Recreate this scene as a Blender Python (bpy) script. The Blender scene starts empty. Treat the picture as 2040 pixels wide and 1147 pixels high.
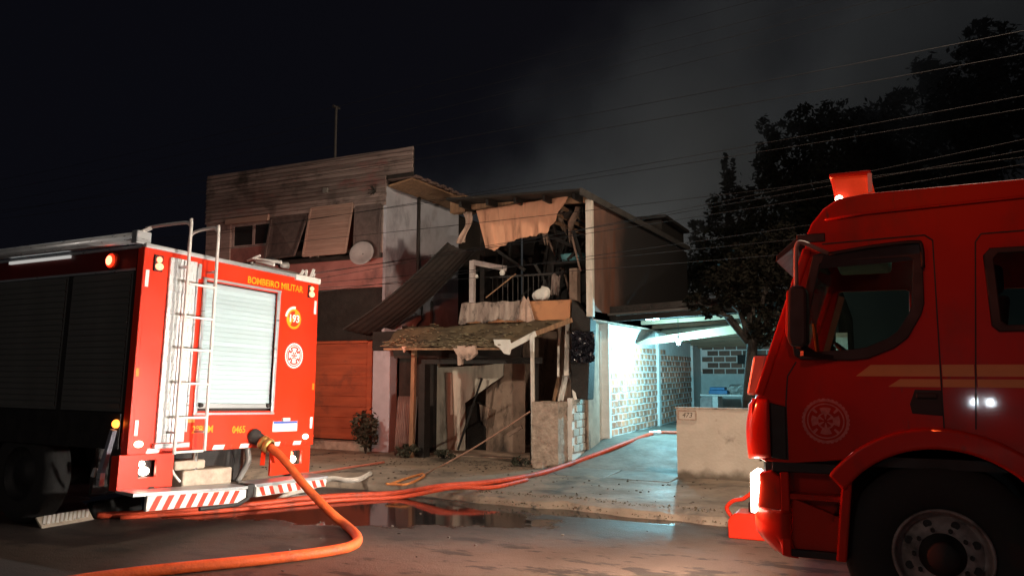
import bpy, bmesh, math, random
import numpy as np
from mathutils import Vector, Matrix, Euler

# ------------------------------------------------------------------ camera, sky, sun, exposure
sc = bpy.context.scene
COL = sc.collection
R = math.radians
random.seed(7)
FPX, YAW, PITCH, EYE = 1550.0, R(25.8), R(6.0), 1.6
cam_d = bpy.data.cameras.new('camera')
cam_d.sensor_width = 36.0
cam_d.lens = 36.0 * FPX / 2040.0
cam_d.clip_end = 2000
cam = bpy.data.objects.new('camera', cam_d)
COL.objects.link(cam)
cam.location = (0, 0, EYE)
cam.rotation_euler = (R(90) + PITCH, 0, YAW)
sc.camera = cam

world = bpy.data.worlds.new('World')
sc.world = world
world.use_nodes = True
wn = world.node_tree.nodes
wl = world.node_tree.links
bg = wn['Background']
sky = wn.new('ShaderNodeTexSky')
sky.sky_type = 'NISHITA'
sky.sun_disc = False
sky.sun_elevation = R(28)
sky.sun_rotation = R(-20)
tint = wn.new('ShaderNodeMix')
tint.data_type = 'RGBA'
tint.inputs[0].default_value = 0.9
tint.inputs[7].default_value = (6.2, 6.2, 10.2, 1)
wl.new(sky.outputs[0], tint.inputs[6])
wl.new(tint.outputs[2], bg.inputs[0])
bg.inputs[1].default_value = 0.00046

sun_d = bpy.data.lights.new('fill_sun', 'SUN')  # unseen dim source, added as weak fill and to light the smoke
sun_d.energy = 0.26
sun_d.angle = R(0.5)
sun_d.color = (0.85, 0.93, 1.0)
sun = bpy.data.objects.new('fill_sun', sun_d)
COL.objects.link(sun)
sun.rotation_euler = Vector((0.45, -0.30, -0.90)).to_track_quat('-Z', 'Y').to_euler()

vs = sc.view_settings
vs.view_transform = 'Standard'
vs.look = 'None'
vs.exposure = 0
vs.gamma = 1
vs.use_curve_mapping = False
sc.cycles.use_denoising = True
sc.cycles.max_bounces = 8
sc.cycles.volume_step_rate = 2.0
sc.cycles.volume_max_steps = 128

def light(name, kind, loc, power, color=(1, 1, 1), radius=0.05, aim=None, cone=90, blend=0.5):
    d = bpy.data.lights.new(name, kind)
    d.energy = power
    d.color = color
    d.shadow_soft_size = radius
    o = bpy.data.objects.new(name, d)
    COL.objects.link(o)
    o.location = loc
    if kind == 'SPOT':
        d.spot_size = R(cone)
        d.spot_blend = blend
    if aim is not None:
        o.rotation_euler = (Vector(aim) - Vector(loc)).to_track_quat('-Z', 'Y').to_euler()
    return o

# ------------------------------------------------------------------ measuring: a sight line of the photograph met with a real plane
_f = Vector((-math.sin(YAW) * math.cos(PITCH), math.cos(YAW) * math.cos(PITCH), math.sin(PITCH)))
_r = Vector((math.cos(YAW), math.sin(YAW), 0))
_u = _r.cross(_f)
def ray(x, y):
    return _f + _r * ((x - 1020) / FPX) - _u * ((y - 573.5) / FPX)
def at(x, y, X=None, Y=None, Z=None):
    d = ray(x, y)
    t = X / d.x if X is not None else (Y / d.y if Y is not None else (Z - EYE) / d.z)
    return Vector((0, 0, EYE)) + d * t
def ground_h(X, Y):
    if Y < 8.55: return 0.0
    if X > -4.62 and Y > 11.2:
        return 0.12 + min(1.0, (Y - 11.2) / 1.8) * 0.30
    return 0.12
def on_ground(x, y, lift):
    d = ray(x, y)
    t = 3.0
    while t < 40:
        p = Vector((0, 0, EYE)) + d * t
        if p.z <= ground_h(p.x, p.y) + lift: break
        t += 0.004
    p.z = ground_h(p.x, p.y) + lift
    return p

# ------------------------------------------------------------------ mesh helpers
class MB:
    def __init__(s):
        s.v = []
        s.f = []
    def add(s, vs, fs):
        b = len(s.v)
        s.v += [tuple(p) for p in vs]
        s.f += [tuple(i + b for i in f) for f in fs]
        return s
    def hexa(s, p):
        return s.add(p, [(0, 3, 2, 1), (4, 5, 6, 7), (0, 1, 5, 4), (1, 2, 6, 5), (2, 3, 7, 6), (3, 0, 4, 7)])
    def box(s, x0, x1, y0, y1, z0, z1):
        return s.hexa([(x0, y0, z0), (x1, y0, z0), (x1, y1, z0), (x0, y1, z0), (x0, y0, z1), (x1, y0, z1), (x1, y1, z1), (x0, y1, z1)])
    def prism(s, poly, off):
        n = len(poly)
        off = Vector(off)
        a = [Vector(p) for p in poly]
        nrm = Vector((0, 0, 0))
        for i in range(n):
            nrm += a[i].cross(a[(i + 1) % n])
        if nrm.dot(off) > 0:
            a = a[::-1]
        b = [p + off for p in a]
        return s.add(a + b, [tuple(range(n)), tuple(range(2 * n - 1, n - 1, -1))] + [(i, i + n, (i + 1) % n + n, (i + 1) % n) for i in range(n)])
    def bar(s, p, q, w, h, up=(0, 0, 1)):
        p, q = Vector(p), Vector(q)
        d = (q - p).normalized()
        up = Vector(up)
        if abs(d.dot(up)) > 0.98: up = Vector((0, 1, 0))
        a = d.cross(up).normalized() * (w / 2)
        b = a.cross(d).normalized() * (h / 2)
        return s.hexa([p - a - b, p + a - b, p + a + b, p - a + b, q - a - b, q + a - b, q + a + b, q - a + b])
    def tube(s, pts, r, n=8, closed=False):
        pts = [Vector(p) for p in pts]
        m = len(pts)
        rs = r if isinstance(r, (list, tuple)) else [r] * m
        ring = []
        prev = None
        for i, p in enumerate(pts):
            a = pts[i - 1] if (i > 0 or closed) else p
            b = pts[(i + 1) % m] if (i < m - 1 or closed) else p
            d = (b - a).normalized()
            if prev is None:
                prev = Vector((0, 0, 1)) if abs(d.z) < 0.9 else Vector((1, 0, 0))
            e = (prev - d * prev.dot(d)).normalized()
            prev = e
            g = d.cross(e)
            ring.append([p + (e * math.cos(2 * math.pi * k / n) + g * math.sin(2 * math.pi * k / n)) * rs[i] for k in range(n)])
        vs = [q for rr in ring for q in rr]
        fs = []
        for i in range(m if closed else m - 1):
            j = (i + 1) % m
            for k in range(n):
                fs.append((i * n + k, i * n + (k + 1) % n, j * n + (k + 1) % n, j * n + k))
        if not closed:
            fs.append(tuple(range(n - 1, -1, -1)))
            fs.append(tuple((m - 1) * n + k for k in range(n)))
        return s.add(vs, fs)
    def lathe(s, prof, o, axis, n=24, a0=0.0, a1=360.0):
        o = Vector(o)
        ax = Vector(axis).normalized()
        e = (Vector((0, 0, 1)) if abs(ax.z) < 0.9 else Vector((1, 0, 0)))
        e = (e - ax * e.dot(ax)).normalized()
        g = ax.cross(e)
        full = abs(a1 - a0) >= 360
        cnt = n if full else n + 1
        vs = []
        for i in range(cnt):
            t = R(a0 + (a1 - a0) * i / n)
            for rr, h in prof:
                vs.append(o + ax * h + (e * math.cos(t) + g * math.sin(t)) * rr)
        m = len(prof)
        fs = []
        for i in range(n):
            j = (i + 1) % cnt
            for k in range(m - 1):
                fs.append((i * m + k, i * m + k + 1, j * m + k + 1, j * m + k))
        return s.add(vs, fs)
    def grid(s, fn, nu, nv):
        vs = [fn(i / nu, j / nv) for j in range(nv + 1) for i in range(nu + 1)]
        w = nu + 1
        return s.add(vs, [(j * w + i, j * w + i + 1, (j + 1) * w + i + 1, (j + 1) * w + i) for j in range(nv) for i in range(nu)])

def B(x0, x1, y0, y1, z0, z1):
    return MB().box(x0, x1, y0, y1, z0, z1)

BASE = {}
def obj(name, mb, mat, parent=None, smooth=False, bevel=0.0, solid=0.0, label=None, cat=None, group=None, kind=None, sub=0, seg=2, origin=None):
    me = bpy.data.meshes.new(name)
    vs = np.array(mb.v, dtype=float)
    o = bpy.data.objects.new(name, me)
    COL.objects.link(o)
    if parent is not None:
        base = BASE[parent]
        o.parent = parent
    elif kind == 'structure':
        base = Vector((0, 0, 0))
    else:
        lo, hi = vs.min(0), vs.max(0)
        base = Vector(((lo[0] + hi[0]) / 2, (lo[1] + hi[1]) / 2, lo[2]))
        o.location = base
    vs = vs - np.array(base)
    if origin is not None:
        vs = vs - np.array(origin)
    me.from_pydata(vs.tolist(), [], mb.f)
    if origin is not None:
        o.location = Vector(o.location) + Vector(origin)
    BASE[o] = base
    for m in (mat if isinstance(mat, (list, tuple)) else [mat]):
        me.materials.append(m)
    me.update()
    if smooth:
        me.polygons.foreach_set('use_smooth', [True] * len(me.polygons))
    if solid:
        md = o.modifiers.new('solid', 'SOLIDIFY')
        md.thickness = solid
        md.offset = 0
    if sub:
        md = o.modifiers.new('sub', 'SUBSURF')
        md.levels = md.render_levels = sub
    if bevel:
        md = o.modifiers.new('bevel', 'BEVEL')
        md.width = bevel
        md.segments = seg
        md.limit_method = 'ANGLE'
        md.angle_limit = R(35)
        md.harden_normals = False
    tag(o, label, cat, group, kind)
    return o
def tag(o, label=None, cat=None, group=None, kind=None):
    for k, v in (('label', label), ('category', cat), ('group', group), ('kind', kind)):
        if v: o[k] = v
    return o
def thing(name, label, cat, loc=(0, 0, 0), group=None, rot=None, local=False):
    o = bpy.data.objects.new(name, None)
    o.empty_display_size = 0.2
    COL.objects.link(o)
    o.location = loc
    if rot: o.rotation_euler = rot
    BASE[o] = Vector((0, 0, 0)) if local else Vector(loc)
    return tag(o, label, cat, group)
def copy_part(src, loc, parent=None, rot=None, scale=None):
    c = src.copy()
    COL.objects.link(c)
    c.location = loc
    if parent is not None: c.parent = parent
    if rot: c.rotation_euler = rot
    if scale: c.scale = scale
    return c

# a piece with its own origin: the first is built from a shape, later ones share its mesh
def piece(name, src, mat, parent, loc, rot=None, **kw):
    rel = Vector(loc) - BASE[parent]
    if isinstance(src, MB):
        o = obj(name, src, mat, None, kind='structure', **kw)
        del o['kind']
        o.parent = parent
        o.location = rel
        BASE[o] = Vector((0, 0, 0))
        if rot: o.rotation_euler = rot
        return o
    return copy_part(src, rel, parent, rot)

# a flat plate cut from an outline with holes, lying in a plane (origin, right, up), of thickness t along the normal
def plate(name, outline, holes, o, right, up, t, mat, parent, bevel=0.004, **kw):
    cu = bpy.data.curves.new(name, 'CURVE')
    cu.dimensions = '2D'
    cu.fill_mode = 'BOTH'
    cu.extrude = max(0.0005, t / 2 - bevel)
    cu.bevel_depth = bevel
    cu.bevel_resolution = 1
    for poly in [outline] + holes:
        sp = cu.splines.new('POLY')
        sp.points.add(len(poly) - 1)
        for k, (x, y) in enumerate(poly):
            sp.points[k].co = (x, y, 0, 1)
        sp.use_cyclic_u = True
    tmp = bpy.data.objects.new('tmp', cu)
    COL.objects.link(tmp)
    dg = bpy.context.evaluated_depsgraph_get()
    me = bpy.data.meshes.new_from_object(tmp.evaluated_get(dg))
    bpy.data.objects.remove(tmp)
    return flat_mesh(name, me, o, right, up, mat, parent, **kw)
def flat_mesh(name, me, o, right, up, mat, parent, **kw):
    right, up, o = Vector(right).normalized(), Vector(up).normalized(), Vector(o)
    n = right.cross(up)
    mb = MB()
    mb.v = [tuple(o + right * v.co.x + up * v.co.y + n * v.co.z) for v in me.vertices]
    mb.f = [tuple(p.vertices) for p in me.polygons]
    bpy.data.meshes.remove(me)
    return obj(name, mb, mat, parent, **kw)
def lettering(name, body, size, o, right, up, mat, parent, align='CENTER', bold=0.0, sx=1.0, shear=0.0, **kw):
    cu = bpy.data.curves.new(name, 'FONT')
    cu.body = body
    cu.size = size
    cu.extrude = 0.0015
    cu.offset = bold
    cu.align_x = align
    cu.align_y = 'CENTER'
    cu.shear = shear
    cu.resolution_u = 3
    tmp = bpy.data.objects.new('tmp', cu)
    COL.objects.link(tmp)
    dg = bpy.context.evaluated_depsgraph_get()
    me = bpy.data.meshes.new_from_object(tmp.evaluated_get(dg))
    bpy.data.objects.remove(tmp)
    for v in me.vertices: v.co.x *= sx
    return flat_mesh(name, me, o, right, up, mat, parent, **kw)
def disc_ring(mb, o, right, up, r0, r1, n=40, a0=0, a1=360, t=0.002):
    right, up, o = Vector(right), Vector(up), Vector(o)
    nn = right.cross(up)
    P = []
    for k in range(n + 1):
        a = R(a0 + (a1 - a0) * k / n)
        d = right * math.cos(a) + up * math.sin(a)
        P.append((o + d * r0 + nn * t, o + d * r1 + nn * t))
    vs = [q for p in P for q in p]
    mb.add(vs, [(2 * k, 2 * k + 1, 2 * k + 3, 2 * k + 2) for k in range(n)])

# ------------------------------------------------------------------ materials
def M(name, c1, c2=None, scale=4.0, rough=0.75, rough2=None, bump=0.0, bscale=40.0, metal=0.0, stretch=(1, 1, 1), rand=0.0,
      dirt=None, emit=None, spec=0.5, coat=0.0, alpha=None, trans=0.0, detail=6.0, wave=None):
    m = bpy.data.materials.new(name)
    m.use_nodes = True
    nt = m.node_tree
    N, L = nt.nodes, nt.links
    b = N['Principled BSDF']
    tc = N.new('ShaderNodeTexCoord')
    mp = N.new('ShaderNodeMapping')
    mp.inputs['Scale'].default_value = stretch
    L.new(tc.outputs['Object'], mp.inputs[0])
    c2 = c2 or tuple(x * 0.72 for x in c1)
    nz = N.new('ShaderNodeTexNoise')
    nz.inputs['Scale'].default_value = scale
    nz.inputs['Detail'].default_value = detail
    nz.inputs['Roughness'].default_value = 0.62
    L.new(mp.outputs[0], nz.inputs[0])
    cr = N.new('ShaderNodeValToRGB')
    cr.color_ramp.elements[0].position = 0.32
    cr.color_ramp.elements[1].position = 0.68
    cr.color_ramp.elements[0].color = (*c2, 1)
    cr.color_ramp.elements[1].color = (*c1, 1)
    L.new(nz.outputs[0], cr.inputs[0])
    col = cr.outputs[0]
    if rand:
        oi = N.new('ShaderNodeObjectInfo')
        hs = N.new('ShaderNodeHueSaturation')
        mr = N.new('ShaderNodeMapRange')
        mr.inputs[3].default_value = 1 - rand
        mr.inputs[4].default_value = 1 + rand
        L.new(oi.outputs['Random'], mr.inputs[0])
        L.new(mr.outputs[0], hs.inputs['Value'])
        L.new(col, hs.inputs['Color'])
        col = hs.outputs[0]
    for dd in (dirt or []):
        dc, ds, lo, hi = dd[:4]
        dn = N.new('ShaderNodeTexNoise')
        dn.inputs['Scale'].default_value = ds
        dn.inputs['Detail'].default_value = 8
        dn.inputs['Roughness'].default_value = 0.65
        mp2 = N.new('ShaderNodeMapping')
        mp2.inputs['Scale'].default_value = dd[4] if len(dd) > 4 else (1, 1, 1)
        mp2.inputs['Location'].default_value = (3.1 * ds, 1.7, 5.3)
        L.new(tc.outputs['Object'], mp2.inputs[0])
        L.new(mp2.outputs[0], dn.inputs[0])
        mr = N.new('ShaderNodeMapRange')
        mr.inputs[1].default_value = lo
        mr.inputs[2].default_value = hi
        L.new(dn.outputs[0], mr.inputs[0])
        mx = N.new('ShaderNodeMix')
        mx.data_type = 'RGBA'
        L.new(mr.outputs[0], mx.inputs[0])
        L.new(col, mx.inputs[6])
        mx.inputs[7].default_value = (*dc, 1)
        col = mx.outputs[2]
    L.new(col, b.inputs['Base Color'])
    b.inputs['Roughness'].default_value = rough
    if rough2 is not None:
        mr = N.new('ShaderNodeMapRange')
        mr.inputs[1].default_value = 0.35
        mr.inputs[2].default_value = 0.65
        mr.inputs[3].default_value = rough
        mr.inputs[4].default_value = rough2
        L.new(nz.outputs[0], mr.inputs[0])
        L.new(mr.outputs[0], b.inputs['Roughness'])
    b.inputs['Metallic'].default_value = metal
    b.inputs['Specular IOR Level'].default_value = spec
    b.inputs['Coat Weight'].default_value = coat
    b.inputs['Coat Roughness'].default_value = 0.045
    if trans:
        b.inputs['Transmission Weight'].default_value = trans
    if alpha is not None:
        b.inputs['Alpha'].default_value = alpha
    if emit:
        b.inputs['Emission Color'].default_value = (*emit[0], 1)
        b.inputs['Emission Strength'].default_value = emit[1]
    if bump:
        bn = N.new('ShaderNodeTexNoise')
        bn.inputs['Scale'].default_value = bscale
        bn.inputs['Detail'].default_value = 5
        L.new(mp.outputs[0], bn.inputs[0])
        bp = N.new('ShaderNodeBump')
        bp.inputs['Strength'].default_value = bump
        bp.inputs['Distance'].default_value = 0.02
        L.new(bn.outputs[0], bp.inputs['Height'])
        L.new(bp.outputs[0], b.inputs['Normal'])
    return m

def grime(m, axis, a, b, colour, wob=.25, ns=3.0):
    # dirt that creeps in from one edge of the thing, its border broken by noise
    N, L = m.node_tree.nodes, m.node_tree.links
    bs = N['Principled BSDF']
    tc = N.new('ShaderNodeTexCoord')
    sp = N.new('ShaderNodeSeparateXYZ')
    L.new(tc.outputs['Object'], sp.inputs[0])
    nz = N.new('ShaderNodeTexNoise')
    nz.inputs['Scale'].default_value = ns
    nz.inputs['Detail'].default_value = 8
    L.new(tc.outputs['Object'], nz.inputs[0])
    ad = N.new('ShaderNodeMath')
    ad.operation = 'MULTIPLY_ADD'
    L.new(nz.outputs[0], ad.inputs[0])
    ad.inputs[1].default_value = wob
    L.new(sp.outputs[axis], ad.inputs[2])
    mr = N.new('ShaderNodeMapRange')
    mr.interpolation_type = 'SMOOTHSTEP'
    mr.inputs[1].default_value = a + wob / 2
    mr.inputs[2].default_value = b + wob / 2
    L.new(ad.outputs[0], mr.inputs[0])
    mx = N.new('ShaderNodeMix')
    mx.data_type = 'RGBA'
    L.new(mr.outputs[0], mx.inputs[0])
    L.new(bs.inputs['Base Color'].links[0].from_socket, mx.inputs[6])
    mx.inputs[7].default_value = (*colour, 1)
    L.new(mx.outputs[2], bs.inputs['Base Color'])

BLACK = (0.006, 0.006, 0.006)
SOOT = (0.012, 0.010, 0.009)
m_red = M('red_paint', (0.74, 0.032, 0.004), (0.66, 0.026, 0.0035), 1.5, 0.32, 0.42, coat=0.35, dirt=[((0.22, 0.03, 0.02), 3.0, 0.62, 0.8)])
m_bandshade = M('shaded_red_band', (0.13, 0.008, 0.005), (0.09, 0.006, 0.004), 3, 0.45)  # truck red darkened in the colour for the grazing light on the band
m_redcab = M('red_cab_paint', (0.50, 0.019, 0.005), (0.43, 0.016, 0.004), 1.5, 0.30, 0.4, coat=0.5, spec=.12, dirt=[((0.20, 0.035, 0.025), 2.5, 0.52, 0.8, (1, 1, .5)), ((0.13, 0.05, 0.04), 9.0, 0.62, 0.72, (1.5, 1, .35))])
m_black = M('black_plastic', (0.014, 0.013, 0.013), None, 8, 0.5, 0.7)
m_rubber = M('tyre_rubber', (0.022, 0.021, 0.020), (0.012, 0.012, 0.012), 12, 0.75, 0.9, bump=0.15, bscale=60)
m_dark = M('dark_steel', (0.05, 0.045, 0.042), (0.02, 0.018, 0.017), 7, 0.5, 0.75, metal=0.4)
m_alu = M('aluminium', (0.66, 0.69, 0.71), (0.56, 0.60, 0.62), 6, 0.26, 0.4, metal=0.65, stretch=(1, 0.2, 3))
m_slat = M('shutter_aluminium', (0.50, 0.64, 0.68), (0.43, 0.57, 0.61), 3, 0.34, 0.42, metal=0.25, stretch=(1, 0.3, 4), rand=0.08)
m_slatside = M('side_shutter_grey', (0.15, 0.155, 0.15), (0.12, 0.125, 0.12), 3, 0.45, 0.6, metal=0.3)
m_chrome = M('chrome', (0.8, 0.8, 0.8), (0.7, 0.7, 0.7), 5, 0.15, metal=0.9)
m_white = M('white_paint', (0.76, 0.74, 0.70), (0.62, 0.60, 0.56), 9, 0.45, 0.6)
m_tape = M('white_reflector', (0.85, 0.82, 0.80), (0.76, 0.74, 0.72), 20, 0.3)
m_stripe_red = M('red_reflector', (0.62, 0.05, 0.02), (0.5, 0.04, 0.02), 20, 0.35)
m_yellow = M('yellow_vinyl', (0.72, 0.36, 0.01), (0.62, 0.30, 0.01), 10, 0.4)
m_goldstripe = M('gold_stripe_vinyl', (0.60, 0.25, 0.045), (0.53, 0.22, 0.04), 6, 0.4)
m_blue = M('blue_plate_band', (0.06, 0.12, 0.5), None, 10, 0.4)
m_amber_refl = M('amber_reflector', (0.75, 0.30, 0.02), None, 15, 0.3)
m_dimlit = M('dim_lit_vinyl', (0.62, 0.18, 0.15), (0.45, 0.08, 0.07), 30, 0.5)  # white emblem toned pink, the dim light on it put into the colour
m_rim = M('wheel_steel', (0.42, 0.36, 0.34), (0.18, 0.15, 0.14), 9, 0.5, 0.7, metal=0.2, dirt=[((0.06, 0.05, 0.045), 6, 0.5, 0.7)])
e_red = M('red_lamp', (0.8, 0.05, 0.02), None, 5, 0.3, emit=((1.0, 0.16, 0.08), 7))
e_redrim = M('red_lamp_rim', (0.7, 0.03, 0.01), None, 5, 0.3, emit=((1.0, 0.02, 0.005), 3.0))
e_redsoft = M('red_lens', (0.7, 0.03, 0.01), None, 5, 0.25, emit=((1.0, 0.05, 0.01), 0.7))
e_amber = M('amber_lamp', (0.9, 0.4, 0.05), None, 5, 0.3, emit=((1.0, 0.24, 0.03), 4.5))
e_warm = M('warm_lamp', (0.9, 0.8, 0.7), None, 5, 0.3, emit=((1.0, 0.72, 0.48), 6))
e_head = M('headlight_glass', (0.9, 0.85, 0.75), None, 5, 0.2, emit=((1.0, 0.86, 0.66), 14))
e_beacon = M('beacon_lens', (0.55, 0.05, 0.03), (0.35, 0.02, 0.01), 9, 0.25, emit=((1.0, 0.06, 0.015), 0.25))
e_strip = M('strip_lamp', (0.8, 0.8, 0.78), None, 5, 0.4, emit=((1.0, 0.97, 0.92), 0.42))
def glass_mat(name, tintc, rough=0.02, alpha=0.35):
    m = bpy.data.materials.new(name)
    m.use_nodes = True
    N, L = m.node_tree.nodes, m.node_tree.links
    N.remove(N['Principled BSDF'])
    out = N['Material Output']
    tr = N.new('ShaderNodeBsdfTransparent')
    tr.inputs[0].default_value = (*tintc, 1)
    gl = N.new('ShaderNodeBsdfGlossy')
    gl.inputs['Roughness'].default_value = rough
    gl.inputs['Color'].default_value = (0.9, 0.95, 0.95, 1)
    fr = N.new('ShaderNodeFresnel')
    fr.inputs[0].default_value = 1.5
    mx = N.new('ShaderNodeMixShader')
    L.new(fr.outputs[0], mx.inputs[0])
    L.new(tr.outputs[0], mx.inputs[1])
    L.new(gl.outputs[0], mx.inputs[2])
    L.new(mx.outputs[0], out.inputs[0])
    return m
m_glass = glass_mat('window_glass', (0.55, 0.68, 0.62))
m_pane = M('dark_pane', (0.03, 0.03, 0.032), None, 3, 0.08, 0.15)
m_tread = bpy.data.materials.new('tread_plate')
m_tread.use_nodes = True
def _tread():
    N, L = m_tread.node_tree.nodes, m_tread.node_tree.links
    b = N['Principled BSDF']
    b.inputs['Base Color'].default_value = (0.68, 0.72, 0.73, 1)
    b.inputs['Metallic'].default_value = 0.25
    b.inputs['Roughness'].default_value = 0.38
    tc = N.new('ShaderNodeTexCoord')
    hs = []
    for ang in (45, -45):
        mp = N.new('ShaderNodeMapping')
        mp.inputs['Rotation'].default_value = (R(ang), 0, 0)
        mp.inputs['Scale'].default_value = (0, 26, 9)
        L.new(tc.outputs['Object'], mp.inputs[0])
        vo = N.new('ShaderNodeTexVoronoi')
        vo.inputs['Randomness'].default_value = 0.0
        vo.inputs['Scale'].default_value = 1.0
        L.new(mp.outputs[0], vo.inputs[0])
        mr = N.new('ShaderNodeMapRange')
        mr.inputs[1].default_value = 0.35
        mr.inputs[2].default_value = 0.2
        L.new(vo.outputs[0], mr.inputs[0])
        hs.append(mr)
    ad = N.new('ShaderNodeMath')
    ad.operation = 'MAXIMUM'
    L.new(hs[0].outputs[0], ad.inputs[0])
    L.new(hs[1].outputs[0], ad.inputs[1])
    bp = N.new('ShaderNodeBump')
    bp.inputs['Strength'].default_value = 0.8
    bp.inputs['Distance'].default_value = 0.01
    L.new(ad.outputs[0], bp.inputs['Height'])
    L.new(bp.outputs[0], b.inputs['Normal'])
_tread()

m_sidewalk = M('stained_concrete', (0.29, 0.225, 0.17), (0.15, 0.115, 0.085), 1.4, 0.8, 0.55, bump=0.5, bscale=18,
               dirt=[((0.045, 0.038, 0.028), 1.1, 0.52, 0.66), ((0.05, 0.045, 0.038), 6.0, 0.58, 0.7, (1, 2.5, 1))])
m_drive = M('driveway_concrete', (0.21, 0.19, 0.165), (0.12, 0.11, 0.095), 2.2, 0.8, 0.6, bump=0.5, bscale=16,
            dirt=[((0.10, 0.095, 0.085), 2.6, 0.52, 0.7)])
m_wall473 = M('plastered_wall', (0.50, 0.44, 0.37), (0.42, 0.365, 0.30), 2.5, 0.9, bump=0.25, bscale=25,
              dirt=[((0.20, 0.165, 0.13), 3.0, 0.60, 0.74)])
grime(m_wall473, 2, .17, .03, (0.12, 0.095, 0.07), .22, 5.0)
m_stucco = M('rough_stucco', (0.46, 0.37, 0.30), (0.26, 0.20, 0.16), 7, 0.95, bump=1.0, bscale=22,
             dirt=[((0.10, 0.075, 0.06), 2.5, 0.55, 0.7)])
m_pink = M('faded_red_wall', (0.38, 0.18, 0.165), (0.25, 0.11, 0.10), 2.0, 0.9, bump=0.2, dirt=[((0.08, 0.05, 0.05), 1.8, 0.55, 0.75)])
m_siding = M('weathered_siding', (0.36, 0.285, 0.265), (0.18, 0.135, 0.125), 3.5, 0.85, bump=0.3, stretch=(0.35, 1, 5), rand=0.32,
             dirt=[((0.05, 0.04, 0.035), 1.6, 0.48, 0.66), ((0.26, 0.09, 0.085), 1.3, 0.60, 0.72, (0.5, 1, 1))])
m_bluewall = M('blue_grey_wall', (0.46, 0.47, 0.53), (0.34, 0.35, 0.40), 2.0, 0.9, bump=0.15, dirt=[((0.09, 0.085, 0.09), 1.4, 0.52, 0.74, (1, 1, 0.5))])
m_shut_dark = M('dark_shutter', (0.13, 0.10, 0.095), (0.07, 0.052, 0.05), 9, 0.85, bump=0.3)
m_shut_tan = M('tan_slats', (0.42, 0.29, 0.24), (0.33, 0.22, 0.18), 5, 0.8, stretch=(0.5, 1, 4), rand=0.10)
m_frame = M('window_frame_paint', (0.46, 0.40, 0.38), (0.30, 0.25, 0.24), 8, 0.7)
m_terracotta = M('terracotta_door', (0.40, 0.090, 0.036), (0.27, 0.060, 0.026), 3, 0.8, stretch=(0.4, 1, 3), dirt=[((0.12, 0.04, 0.025), 1.6, 0.52, 0.7)])
m_wood = M('old_wood', (0.34, 0.20, 0.11), (0.17, 0.10, 0.06), 5, 0.85, stretch=(4, 4, 0.5), bump=0.2)
m_rafter = M('rafter_wood', (0.20, 0.135, 0.085), (0.11, 0.075, 0.05), 5, 0.8, stretch=(0.4, 4, 4), rand=0.2)
m_palewood = M('pale_plywood', (0.30, 0.22, 0.145), (0.21, 0.15, 0.10), 3, 0.8, stretch=(0.4, 2, 2))
m_brick = M('hollow_brick', (0.60, 0.25, 0.14), (0.44, 0.17, 0.10), 9, 0.9, rand=0.38, bump=0.25, stretch=(1, 6, 0.6),
            dirt=[((0.14, 0.085, 0.075), 4.0, 0.54, 0.64, (1, 2, 1)), ((0.66, 0.70, 0.70), 1.5, 0.45, 0.58)])
m_mortar = M('pale_mortar', (0.76, 0.75, 0.72), (0.64, 0.62, 0.59), 6, 0.95, bump=0.4)
m_whiteblock = M('painted_block', (0.56, 0.55, 0.50), (0.40, 0.39, 0.35), 5, 0.9, bump=0.5, rand=0.12, dirt=[((0.16, 0.14, 0.11), 2.5, 0.55, 0.75)])
m_char = M('charred_timber', (0.020, 0.017, 0.015), (0.008, 0.007, 0.006), 8, 0.75, bump=0.6)
m_sootwall = M('sooty_plaster', (0.42, 0.30, 0.225), (0.22, 0.15, 0.11), 2.0, 0.9, bump=0.3, dirt=[((0.03, 0.022, 0.018), 1.0, 0.50, 0.66, (1, 1, .5)), ((0.06, 0.04, 0.03), 3.5, 0.56, 0.68, (1.5, 1, .4))])
m_sootdark = M('burnt_interior', (0.045, 0.032, 0.026), (0.018, 0.014, 0.012), 2.2, 0.9, dirt=[(SOOT, 1.4, 0.45, 0.6)])
m_cloth = M('peach_curtain', (0.72, 0.38, 0.24), (0.58, 0.29, 0.18), 2.2, 0.9, stretch=(3, 1, 0.7), dirt=[((0.16, 0.065, 0.04), 1.8, 0.56, 0.72, (3.0, 1, 0.5))])
m_rag = M('pale_rag', (0.58, 0.42, 0.34), (0.34, 0.23, 0.18), 5, 0.9, dirt=[(SOOT, 5.0, 0.56, 0.70)])
m_greycloth = M('sooty_cloth', (0.44, 0.36, 0.31), (0.16, 0.115, 0.10), 3.0, 0.95, stretch=(3, 1, 0.6), dirt=[(SOOT, 2.4, 0.50, 0.64, (2, 1, 1))])
m_parapet = M('ochre_parapet', (0.55, 0.26, 0.12), (0.44, 0.20, 0.10), 2.4, 0.85, dirt=[((0.10, 0.06, 0.04), 2.0, 0.56, 0.72)])
m_canopy = M('mossy_canopy', (0.17, 0.125, 0.07), (0.07, 0.05, 0.03), 3.5, 0.95, bump=0.8, bscale=16, dirt=[((0.26, 0.22, 0.14), 4.5, 0.60, 0.68), (SOOT, 2.0, 0.56, 0.7)])
m_awning = M('dark_awning_sheet', (0.030, 0.021, 0.018), (0.012, 0.009, 0.008), 2.0, 0.8, stretch=(1, 1, 3), bump=0.2)
m_pale = M('pale_fascia', (0.72, 0.72, 0.68), (0.58, 0.58, 0.54), 8, 0.7, dirt=[((0.12, 0.10, 0.08), 4, 0.62, 0.72)])
m_sheet = M('dirty_white_sheet', (0.74, 0.69, 0.58), (0.50, 0.45, 0.37), 2.2, 0.8, stretch=(2, 1, 0.5), dirt=[((0.10, 0.075, 0.055), 1.6, 0.55, 0.72, (2, 1, 0.5))])
m_corr = M('corrugated_metal', (0.24, 0.17, 0.15), (0.14, 0.095, 0.085), 4, 0.6, metal=0.2)
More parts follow.
